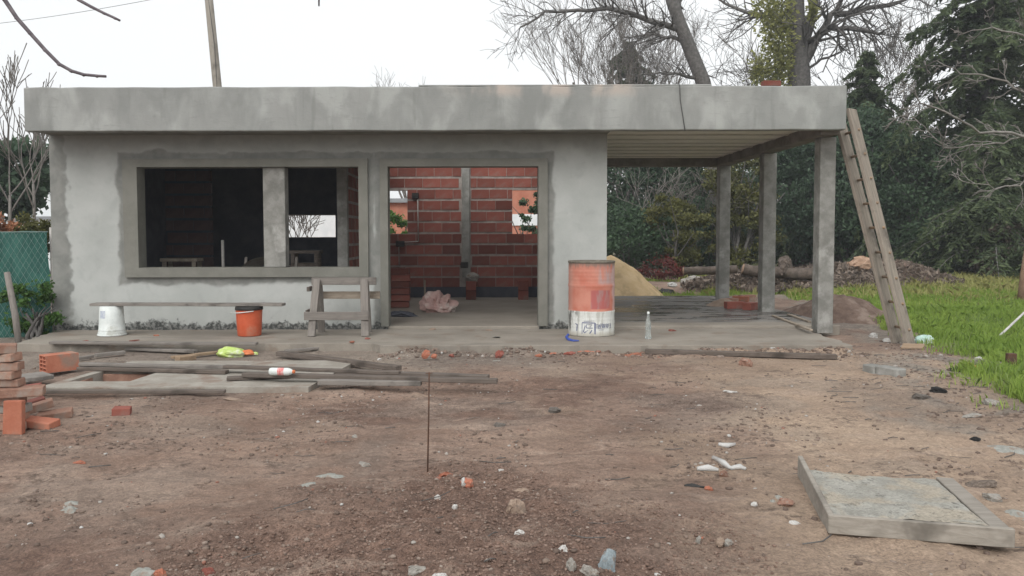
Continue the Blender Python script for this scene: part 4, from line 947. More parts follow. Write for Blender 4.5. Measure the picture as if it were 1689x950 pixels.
# brick on the roof
def solid_brick(name, label, loc, rz=0.0, mat='brick_old', size=(.25, .12, .06), rot=(0, 0), group=None, seed=0, cat='brick'):
    rng = random.Random(seed); o = MB().box((-size[0] / 2, -size[1] / 2, 0), (size[0] / 2, size[1] / 2, size[2]), None, .003, rng).build(name, mat, None, .007, 2)
    o.location = loc; o.rotation_euler = (rot[0], rot[1], rz); return tag(o, label, cat, group)
p = at(1265, 138, Y=11.2); solid_brick('brick', 'red brick lying on the roof edge above the carport', (p.x, 11.04, 3.409), .1, 'brick', (.24, .11, .07))

# --- rear yard: sand, dirt, logs
c = at(1005, 487, Z=0); heap('sand_pile', 'tall pile of yellow sand behind the carport', 'sand', 2.85, 18.9, 1.55, 1.3, .92, 'sand', 5, rough=.14, power=1.3, bump_=.07)
chunk('plastic_bag', 'white plastic bag lying at the foot of the sand pile', 'bag', (3.05, 17.55, .02), (.22, .18, .18), 'white', 31)
o = chunk('black_bag', 'black rubbish bag right of the sand pile', 'bag', spot(1100, 484), (.5, .35, .26), 'black', 32)
chunk('white_bag', 'white bag on top of the black rubbish bag', 'bag', spot(1109, 484, .2), (.4, .25, .12), 'white', 33)
heap('dirt_mound', 'brown dirt mound behind the front carport column', 'dirt', 5.95, 13.8, 1.35, 1.2, .42, 'dirt', 6, rough=.35, bump_=.14)
heap('dirt_mound', 'grey-brown mound of earth and rubble at the back of the lawn, right of the ladder', 'dirt', 11.0, 22.2, 2.0, 1.3, .70, 'dirt', 7, rough=.25, bump_=.12)
heap('brushwood_heap', 'long heap of dead leaves and brush behind the carport columns', 'brushwood', 7.2, 20.8, 2.6, 1.2, .48, 'litter', 8, rough=.2, bump_=.12)
heap('brushwood_heap', 'leafy brush heap behind the foot of the ladder', 'brushwood', 9.3, 21.0, 1.3, 1.0, .44, 'litter', 9, rough=.2, bump_=.1)
rng = np.random.default_rng(91); n = 7000; x = rng.uniform(4.7, 12.6, n); y = rng.uniform(19.4, 22.6, n)
hz = .46 * np.exp(-((x - 7.2) / 2.0) ** 4 - ((y - 20.8) / 1.0) ** 2) + .42 * np.exp(-((x - 9.3) / 1.0) ** 2 - ((y - 21) / .8) ** 2) + .66 * np.exp(-((x - 11) / 1.5) ** 2 - ((y - 22.2) / 1.0) ** 2)
kp = hz > .1; o = leaf_cloud('leaf_litter', np.stack([x, y, hz + rng.uniform(-.03, .07, n)], 1)[kp], .16, 'leaf_brown', None, 91, .4); tag(o, 'dead leaves and twigs strewn over the brush heaps', 'leaf litter', kind='stuff')
def log(name, label, p, q, r, mat, seed=0, group=None, cat='log'):
    p = Vector(p); q = Vector(q); rng = random.Random(seed); n = 7; root = empty(name, (p + q) / 2); tag(root, label, cat, group); c = (p + q) / 2
    pts = [p.lerp(q, i / n) - c + Vector((0, 0, rng.gauss(0, r * .12))) for i in range(n + 1)]
    mb = MB(); mb.tube(pts, [r * rng.uniform(.9, 1.1) for _ in pts], 10, cap=False); mb.build('bark', mat, root)
    for e, s_ in ((0, 1), (-1, -1)):
        d = (pts[1] - pts[0]).normalized() if e == 0 else (pts[-1] - pts[-2]).normalized()
        mb = MB(); mb.tube([pts[e] - d * .004, pts[e] + d * .004], r * .93, 10); mb.build('cut_end', 'stump', root)
    return root
log('log', 'long cut log lying behind the rear carport column', at(1127, 448, Y=20.0), at(1215, 443, Y=19.9), .10, 'log', 1, 'logs behind the carport')
log('log', 'thick dark log lying between the middle and front columns', at(1225, 446, Y=20.2), at(1340, 452, Y=20.0), .14, 'log', 2, 'logs behind the carport')
log('log', 'dark log lying low behind the leafy brush heap', at(1370, 462, Y=21.6), at(1450, 446, Y=21.8), .2, 'bark_dark', 3)
chunk('stump', 'pale uprooted stump on the logs between the middle and front columns', 'stump', at(1296, 446, Y=20.2), (.75, .45, .55), 'log', 41)
chunk('stump', 'reddish uprooted stump just left of the ladder', 'stump', at(1416, 440, Y=21), (.95, .5, .42), 'stump', 42, rz=.1)
chunk('block_plinth', 'mossy concrete block under the left end of the long cut log', 'block', at(1152, 475, Z=0) , (1.0, .35, .5), 'stone', 43, rz=0)
# rubble by the middle column
for k, (px, py, sx, ro, mt, lab) in enumerate(((1205, 502, .25, .3, 'brick_old', 'tan brick piece leftmost in the rubble at the middle column'), (1222, 498, .3, -.4, 'brick_orange', 'orange brick piece in the rubble at the middle column'),
     (1212, 508, .34, .1, 'brick', 'red brick lying in front of the rubble at the middle column'), (1238, 510, .28, .8, 'brick', 'dark red brick touching the foot of the middle column'), (1232, 496, .3, .2, 'brick_old', 'brown brick at the back of the rubble at the middle column'))):
    p = at(px, py, Z=Z0 + .01); solid_brick('brick', lab, (p.x, p.y, Z0 + .002), ro, mt, (sx, .16, .12), seed=k, group='rubble bricks at the middle column')
heap('rubble_heap', 'low heap of pale mortar rubble beside the middle column', 'rubble', 4.30, 14.9, .55, .4, .13, 'tanstone', 12)
for k, (a_, b_, lab) in enumerate((((1275, 522), (1338, 546), 'longer thin pale batten lying between the middle and front columns'), ((1300, 520), (1336, 532), 'shorter thin pale batten lying between the middle and front columns'))):
    plank('batten', lab, 'batten', at(*a_, Z=Z0 + .002), at(*b_, Z=Z0 + .002), .05, .025, 'wood_light', seed=k)

# --- things inside the house
def inside(): pass
st_ = empty('brick_stack', (-1.72, 14.6, Z0)); tag(st_, 'stack of bricks just inside the left of the doorway', 'brick stack'); rr = random.Random(7)
for lv in range(6):
    for k in range(2):
        o = bpy.data.objects.new('brick', BR[rr.randrange(6)]); o.scale = (.9, 3.0, .56); o.location = (-.17 + k * .34 + rr.uniform(-.02, .02), rr.uniform(-.03, .03), .06 + lv * .118); o.rotation_euler = (0, 0, rr.uniform(-.06, .06)); link(o, st_)
SACK = at(722, 514, Z=Z0)
plank('broom_stick', 'short pale stick standing behind the pink sack', 'stick', at(702, 489, Y=14.9), at(702, 462, Y=14.9), .03, .03, 'wood_light')
for (px, nm, lab) in ((777, 'brick_pedestal', 'brick pedestal under the middle post inside the doorway'), (863, 'brick_pedestal', 'brick pedestal at the right of the back wall inside the doorway')):
    p = at(px, 494, Z=Z0); e = empty(nm, (p.x, p.y, Z0)); tag(e, lab, 'pedestal', 'brick pedestals at the back wall')
    for lv in range(2): MB().box((-.10, -.1, lv * .19), (.10, .1, lv * .19 + .182)).build('brick', 'brick', e, .006)
chunk('cement_bag', 'small crumpled pale bag on the middle brick pedestal', 'bag', (at(778, 470, Y=16.2).x, at(777, 494, Z=Z0).y, Z0 + .36), (.3, .2, .2), 'stone', 53, sink=.0)
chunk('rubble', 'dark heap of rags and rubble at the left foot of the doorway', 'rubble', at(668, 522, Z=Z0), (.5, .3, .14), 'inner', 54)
def stool(loc, label, mat='wood_light', w_=.42, h_=.9):
    e = empty('trestle', loc); tag(e, label, 'trestle', 'trestles inside the left room')
    for sx in (-1, 1):
        for sy in (-1, 1): bar('leg', (sx * w_ / 2, sy * .2, 0), (sx * w_ / 2 * .95, sy * .12, h_), .06, .05, mat, e)
    o = MB().box((-w_ / 2 - .05, -.15, 0), (w_ / 2 + .05, .15, .05)).build('top', mat, e, .004); o.location = (0, 0, h_ + .001)
    o = MB().box((-w_ / 2, -.17, -.05), (w_ / 2, -.14, .05)).build('rail', mat, e, .004); o.location = (0, 0, h_ * .8)
p = at(300, 428, Y=13.3); stool((p.x, 13.3, Z0), 'pale wooden trestle at the left behind the big window', w_=.5, h_=p.z - Z0 - .03)
p = at(505, 418, Y=13.6); stool((p.x, 13.6, Z0), 'wooden trestle behind the right pane of the window', 'wood_dark', .4, p.z - Z0 + .0)
p = at(368, 396, Y=13.0); mb = MB(); mb.tube([(0, 0, 0), (-.01, 0, p.z - Z0)], .024, 8); o = mb.build('standing_pipe', 'conduit'); o.location = (p.x, 13.0, Z0); tag(o, 'thin pale pipe standing upright behind the big window', 'pipe')
wb = empty('wheelbarrow', (at(445, 420, Y=12.9).x, 12.9, Z0)); tag(wb, 'wheelbarrow tipped up behind the window pillar', 'wheelbarrow')
mb = MB(); vs = []; 
for j in range(7):
    for i in range(17):
        a_ = math.pi * i / 16; vs.append((-math.cos(a_) * .46 * (1 - .03 * j), -.2 + .07 * j, .55 + math.sin(a_) ** .8 * .42 * (1 - .05 * j)))
mb.add(vs, [(j * 17 + i, j * 17 + i + 1, (j + 1) * 17 + i + 1, (j + 1) * 17 + i) for j in range(6) for i in range(16)], True); mb.build('tray', 'stone', wb)
for sx in (-.4, .4): bar('handle', (sx, -.25, .0), (sx, .1, .95), .04, .04, 'wood', wb)
MB().lathe([(.10, -.03), (.17, -.04), (.19, 0), (.17, .04), (.10, .03)], 20, True, Matrix.Translation((0, .25, .19)) @ Matrix.Rotation(math.pi / 2, 4, 'Y')).build('wheel', 'black', wb)

# ------------------------------------------------------------------ planks and scrap in front of the house
PG = 'loose boards on the slab and ground'
def gp(px, py, z): return at(px, py, Z=z)
for k, (a_, b_, z, wd, th, mt, lab) in enumerate((
    ((84, 567), (424, 569), .104, .14, .03, 'wood', 'longest grey board lying along the edge of the apron under the buckets'),
    ((210, 577), (324, 582), .02, .12, .035, 'wood', 'grey board just behind the lime-green bag, left of it'),
    ((284, 592), (366, 582), .02, .09, .03, 'wood_brown', 'pale brown stick slanting toward the lime-green bag'),
    ((292, 597), (320, 593), .02, .12, .06, 'wood_brown', 'short brown wood block left of the lime-green bag'),
    ((127, 594), (154, 590), .02, .07, .035, 'wood', 'short grey stick right of the hollow brick'),
    ((157, 589), (206, 584), .02, .09, .04, 'wood', 'short grey board right of the hollow brick, two pieces along'),
    ((133, 603), (440, 609), .092, .11, .03, 'wood', 'long grey plank lying across the back of the slab'),
    ((130, 610), (375, 616), .055, .12, .035, 'wood_dark', 'dark plank lying just behind the square pit'),
    ((374, 627), (480, 622), .055, .15, .03, 'wood_dark', 'short dark board on the slab, under the plastic bottle'),
    ((370, 607), (660, 617), .10, .10, .03, 'wood_dark', 'dark brown plank behind the plastic bottle'),
    ((555, 617), (806, 626), .03, .12, .045, 'wood_dark', 'dark wet plank reaching past the steel rod, farther one'),
    ((402, 621), (820, 632), .085, .11, .04, 'wood_dark', 'longest grey plank reaching right past the steel rod'),
    ((526, 634), (695, 636), .05, .12, .045, 'wood', 'short grey board nearest the camera, left of the steel rod'),
    ((460, 586), (658, 611), .03, .13, .05, 'wood_dark', 'dark plank slanting away from the lime-green bag toward the slab corner'),
    ((58, 649), (372, 648), .02, .08, .03, 'wood_dark', 'thin grey board lying along the near edge of the slab'),
    ((30, 628), (80, 622), .05, .40, .04, 'wood', 'wide grey board end behind the brick stack'),
    ((1064, 583), (1380, 592), .012, .11, .055, 'wood_dark', 'long dark plank on the ground in front of the apron at right'),
    ((470, 581), (560, 573), .02, .08, .03, 'wood', 'thin board between the slanting dark plank and the apron'))):
    plank('board', lab, 'board', gp(*a_, z), gp(*b_, z), wd * .78, th, mt, 0, PG, k)
# square pit lining
pit = empty('pit_lining', (0, 0, 0)); tag(pit, 'brick-lined square pit sunk in the concrete slab', 'pit')
for (x0, y0, x1, y1) in ((HOLE[0] - .1, HOLE[3] - .02, HOLE[2] + .1, HOLE[3] + .04), (HOLE[0] - .06, HOLE[1] - .05, HOLE[0] - .0, HOLE[3] - .021), (HOLE[2] - .0, HOLE[1] - .05, HOLE[2] + .06, HOLE[3] - .021), (HOLE[0] + .001, HOLE[1] - .05, HOLE[2] - .001, HOLE[1] + .01)):
    MB().box((x0, y0, -.56), (x1, y1, .02)).build('side', 'brick_old', pit, .004)
# hollow clay brick
def hollow(name, label, loc, rz, L=.33, W=.18, H_=.18, nx_=2, nz_=4, mat='brick_orange', rot=None):
    e = empty(name, loc, rz); tag(e, label, 'brick')
    t_ = .012; mb = MB()
    holes = []; cw = (W - t_ * (nx_ + 1)) / nx_; ch = (H_ - t_ * (nz_ + 1)) / nz_
    for i in range(nx_):
        for k in range(nz_): holes.append((-W / 2 + t_ + i * (cw + t_), -W / 2 + (i + 1) * (cw + t_), t_ + k * (ch + t_), (k + 1) * (ch + t_)))
    b = wall([-W / 2, W / 2], [0, H_], holes, 0, L).build('shell', mat, e)
    if rot: e.rotation_euler = rot
    return e
p0, p1 = gp(91, 613, .03), gp(114, 603, .03)
hollow('hollow_brick', 'orange hollow clay brick with open cells, standing on the ground at left', (p0.x - .16, p0.y + .06, .012), -.72)
# brick stack at the left edge: each brick is a thing
SG = 'bricks stacked at the left edge'
base = gp(20, 712, 0.0); bx, by = -3.53, 6.08
lab = ['bottom brick of the stack at the left edge', 'second brick from the bottom of the left stack', 'third brick from the bottom of the left stack, pale with mortar', 'fourth brick from the bottom of the left stack',
       'wide tan brick jutting right from the middle of the left stack', 'brick just above the wide jutting one in the left stack', 'brick two above the wide jutting one in the left stack', 'brick three above the wide jutting one in the left stack', 'rough broken brick second from the top of the left stack', 'topmost rough brick of the left stack']
hz_ = [0, .062, .124, .186, .250, .318, .380, .442, .506, .572]
for k in range(10):
    x = bx + (.0 if k < 4 else (.03 if k == 4 else .0)) - (.05 if k < 4 else (.0 if k == 4 else .10)) + (.01, -.012, .006, -.02, 0, .008, -.008, .012, .0, .03)[k]
    solid_brick('stacked_brick', lab[k], (x, by + (-.02 if k == 4 else 0) + .01 * (k % 3 - 1), hz_[k]), (.1, -.05, .08, .0, .35, .05, -.06, .12, -.2, .5)[k], 'stone' if k == 2 else 'brick_old', (.34, .14, .066) if k == 4 else ((.15, .11, .068) if k == 9 else (.25, .12, .060)), (.0, .0 if k < 8 else (-.06, .05)[k - 8]), SG, k)
o = solid_brick('clay_tile', 'smooth orange clay tile standing upright against the left brick stack', (-3.452, 5.90, .0), .06, 'brick_orange', (.135, .06, .245), (-.08, 0), None, 3, 'tile')
LG = 'bricks fallen beside the left stack'
for k, (px, py, ro, tl, sz, mt, la) in enumerate(((62, 688, .5, (.0, -.25), (.25, .12, .06), 'brick_old', 'dark-sided brick tilted over the others in the pile right of the stack'), (92, 690, .35, (.1, -.1), (.25, .12, .06), 'brick_old', 'rightmost brick of the fallen pile right of the stack'),
     (66, 703, -.25, (.1, .05), (.27, .12, .055), 'brick_orange', 'nearest orange brick of the fallen pile right of the stack'), (52, 676, .6, (.0, -.2), (.22, .12, .05), 'brick', 'red brick at the back of the fallen pile right of the stack'), (46, 652, .3, (0, -.1), (.22, .14, .07), 'brick', 'red brick resting behind the stack, above the fallen pile'))):
    p = spot(px, py); solid_brick('fallen_brick', la, (p.x, p.y, p.z + (.05, .0, .0, .03, .02)[k]), ro, mt, sz, tl, LG, k + 20)
p = spot(201, 683); solid_brick('half_brick', 'lone red half brick lying on the soil at left', (p.x, p.y, p.z - .004), .25, 'brick', (.135, .11, .06), (0, .05), None, 30)
# lime bag and bottle
c = gp(381, 588, .0); e = empty('plastic_bag', (c.x, c.y, .0)); tag(e, 'crumpled lime-green plastic bag with an orange corner on the ground', 'bag')
def crumple(name, sx, sy, sz, mat, seed, parent, loc=(0, 0, 0), amp=.3):
    bm = bmesh.new(); bmesh.ops.create_icosphere(bm, subdivisions=4, radius=1); rng = random.Random(seed); ph = [(Vector((rng.gauss(0, 1), rng.gauss(0, 1), rng.gauss(0, 1))) * 2.2, rng.uniform(0, 6)) for _ in range(9)]
    for v in bm.verts:
        f = 1 + amp * sum(abs(math.sin(v.co.dot(d) + q)) - .6 for d, q in ph) / 4; v.co *= f; v.co = Vector((v.co.x * sx, v.co.y * sy, max(v.co.z, -.55) * sz + .5 * sz))
    me = bpy.data.meshes.new(name); bm.to_mesh(me); bm.free(); me.materials.append(M[mat]); o = link(bpy.data.objects.new(name, me), parent); o.location = loc; return o
crumple('bag', .16, .12, .075, 'lime', 3, e); crumple('orange_corner', .08, .05, .04, 'flame', 4, e, (.19, .02, .02)); crumple('tie', .045, .02, .02, 'lime', 5, e, (.27, .03, .02))
c = gp(465, 618, .13); e = empty('plastic_bottle', (c.x, c.y, .128), -.08); tag(e, 'white plastic bottle with a red label lying on the planks', 'bottle')
rotm = Matrix.Rotation(math.pi / 2, 4, 'Y') @ Matrix.Translation((-.032, 0, -.12))
MB().lathe([(0, 0), (.03, .002), (.036, .02), (.036, .085)], 18, True, rotm).build('body', 'white_plastic', e)
MB().lathe([(.0365, .085), (.0365, .145)], 18, True, rotm).build('wrapper', mat_rough('red_wrapper', (.6, .12, .12), (.7, .45, .42), 30, .5, .05), e)
MB().lathe([(.036, .145), (.036, .18), (.026, .21), (.015, .225)], 18, True, rotm).build('shoulder', 'white_plastic', e)
MB().lathe([(.016, .222), (.016, .245), (0, .247)], 14, True, rotm).build('cap', 'flame', e)
# steel rod standing in the mound
c = spot(704, 779); q = at(708, 614, Y=c.y - .02); mb = MB(); mb.tube([c - Vector((0, 0, .2)), c.lerp(q, .5) + Vector((.003, 0, 0)), q], .005, 6); e = empty('steel_rod', c); tag(e, 'thin rusty steel rod standing upright in the soil', 'rod')
mb.v = [tuple(Vector(v) - c) for v in mb.v]; mb.build('shaft', 'rust', e)
mb = MB(); mb.tube([q - c + Vector((-.022, 0, -.006)), q - c + Vector((.02, 0, -.004))], .003, 5); mb.build('tie_wire', 'rust', e)
# mortar board (shallow formwork tray caked in mortar)
A_, B_, C_, D_ = gp(1366, 886, 0), gp(1674, 911, 0), gp(1689, 800, 0), gp(1308, 792, 0)
D_ = Vector((1.84, 4.80, 0)); C_ = Vector((2.63, 4.50, 0))
tb = empty('mortar_board', A_ + Vector((0, 0, .0))); tag(tb, 'grey concrete-caked timber tray lying on the ground at lower right', 'tray')
zt = g(A_.x + .4, A_.y + .4); tb.location.z = zt
def quadslab(name, P_, z0, z1, mat, parent, bev=.004, zs=None, nsub=1):
    mb = MB(); P_ = [Vector(p) - A_ for p in P_]; n = len(P_); vs = [(p.x, p.y, z0) for p in P_] + [(p.x, p.y, (z1 if zs is None else zs[i])) for i, p in enumerate(P_)]
    mb.add(vs, [tuple(range(n - 1, -1, -1)), tuple(range(n, 2 * n))] + [(i, (i + 1) % n, (i + 1) % n + n, i + n) for i in range(n)]); return mb.build(name, mat, parent, bev)
def off(p, q, d): v = (q - p).normalized(); return Vector((-v.y, v.x, 0)) * d
nb_ = off(A_, B_, .028); nl_ = off(D_, A_, .028)
M['tray_wood'] = mat_wood('mortar_stained_wood', (.25, .225, .19), (.37, .34, .295), 0)
M['tray_crust_'] = mat_rough('mortar_crust_plain', (.25, .245, .22), (.41, .40, .365), 9, .95, 1.0, .03, 38, (.36, .31, .245), 5)
t = NT('mortar_crust'); a1_ = t.noise(4.5, 6, .65, .4); a2_ = t.noise(20, 6, .75); a3_ = t.noise(60, 5, .75); a4_ = t.noise(3.2, 5, .6, .5)
c_ = t.mix(t.step(a1_, .35, .65), (.36, .345, .305), (.49, .475, .425)); c_ = t.mix(t.math('MULTIPLY', t.step(a4_, .47, .58), .7), c_, (.50, .43, .335)); c_ = t.mix(t.math('MULTIPLY', t.math('MULTIPLY', t.step(a2_, .52, .62), t.step(a1_, .42, .6)), .75), c_, (.12, .115, .1))
c_ = t.mix(.45, c_, t.mix(t.step(a3_, .3, .7), (.28, .28, .28), (.72, .72, .72)), 'OVERLAY'); t.bump(t.math('ADD', a2_, a3_), 1.0, .02); M['tray_crust'] = t.done(c_, .95)
quadslab('front_board', [A_, B_, B_ + nb_, A_ + nb_], .008, .098, 'tray_wood', tb)
quadslab('side_board', [D_, A_ + nb_ * 1.05, A_ + nb_ * 1.05 + nl_, D_ + nl_], .0, .095, 'tray_wood', tb, .004, [.125, .098, .098, .125])
Ain = A_ + nb_ * 1.08 + nl_ * 1.08; Bin = B_ + nb_ * 1.08; Din = D_ + nl_ * 1.08 + (A_ - D_) * .14
Cin = Bin + (Din - Ain) * .96 + Vector((.0, .0, 0)); Be = Bin + (Ain - Bin) * .13; Ce = Cin + (Din - Cin) * .13
mb = MB(); nn = 48; vs = []                            # uneven mortar crust
for j in range(nn + 1):
    for i in range(nn + 1):
        p = Ain.lerp(Be, i / nn).lerp(Din.lerp(Ce, i / nn), j / nn) - A_; u_ = np.array(p.x * 5); v_ = np.array(p.y * 5)
        vs.append((p.x, p.y, .096 - .022 * j / nn + (float(fbm(u_, v_, 3)) - .5) * .03 + (float(fbm(u_ * 6, v_ * 6, 8)) - .5) * .010))
fs = [(j * (nn + 1) + i, j * (nn + 1) + i + 1, (j + 1) * (nn + 1) + i + 1, (j + 1) * (nn + 1) + i) for j in range(nn) for i in range(nn)]
mb.add(vs, fs, True); mb.build('mortar_crust', 'tray_crust', tb)
quadslab('base', [Ain, Be, Ce, Din], .004, .045, 'tray_wood', tb, 0)
g2 = (Bin - Be).normalized() * .012
quadslab('edge_board', [Be + g2, Bin, Cin + (Cin - Bin) * .04, Ce + g2 + (Cin - Bin) * .04], .004, .086, 'tray_wood', tb)

o = crumple('sack', .27, .2, .20, 'pinkbag', 24, None, SACK, .75); tag(o, 'slumped dusty pink sack on the floor inside the doorway', 'sack')
# --- right side scraps along the edge of the lawn
p, q = spot(1424, 611), spot(1490, 622)
e = empty('kerb_stone', (p + q) / 2, math.atan2((q - p).y, (q - p).x)); tag(e, 'grey concrete kerb piece broken in two, lying right of the apron', 'kerb')
MB().box((-.21, -.07, -.02), (-.045, .07, .075)).build('short_piece', 'concrete', e, .012); o = MB().box((-.04, -.06, -.02), (.235, .07, .085)).build('long_piece', 'concrete', e, .012)
plank('wood_offcut', 'tan split wood offcut at the foot of the ladder', 'wood', spot(1488, 575, .0), spot(1524, 577, .0), .16, .05, 'wood_brown', .0, None, 4, tilt=.25)
crumple('mint_bag', .13, .07, .075, 'mint', 12, None); o = bpy.data.objects['mint_bag']; p = spot(1524, 566); o.location = (p.x, p.y, p.z); tag(o, 'pale mint plastic bag lying in the grass right of the ladder', 'bag')
for k, (px, py, sc_, la) in enumerate(((1440, 556, (.20, .14, .10), 'larger white plaster lump between apron corner and ladder'), (1464, 563, (.16, .12, .07), 'smaller white plaster lump at the left foot of the ladder'))): chunk('plaster_lump', la, 'rubble', spot(px, py), sc_, 'white', 60 + k, 'white lumps by the ladder')
heap('ash_heap', 'black charred remains of a small fire at the lawn edge', 'ash', *spot(1578, 612).xy, .24, .20, .06, 'char', 15, bump_=.04)
chunk('rag', 'orange and red rag beside the charred heap', 'rag', spot(1607, 610), (.20, .14, .09), 'flame', 63)
chunk('dark_rag', 'dark red rag touching the charred heap', 'rag', spot(1595, 606), (.14, .12, .1), 'brick', 64)
log('log', 'weathered branch log lying in the grass beside the charred heap', spot(1612, 606, .05), spot(1652, 613, .05), .05, 'bark', 5)
p = spot(1667, 614); o = MB().box((-.045, -.03, -.05), (.045, .03, .20)).build('stake', 'rust', None, .006); o.location = p; tag(o, 'short rust-brown stake standing in the grass near the right edge', 'stake')
chunk('paper_scrap', 'white scrap in the grass above the charred heap', 'scrap', spot(1615, 599), (.16, .12, .12), 'white', 65)
plank('white_stick', 'thin white stick leaning up out of the grass at the right edge', 'stick', at(1642, 562, Y=10.8), at(1705, 503, Y=11.6), .028, .02, 'white')
tw = empty('tree_trunk', at(1690, 500, Z=0)); tag(tw, 'brown bare trunk standing on the lawn at the right edge', 'trunk'); mb = MB(); mb.tube([(0, 0, -.1), (.03, 0, .6), (.14, 0, 1.5), (.28, 0, 2.6)], [.15, .12, .11, .09], 10); mb.build('trunk', 'trunk_brown', tw)

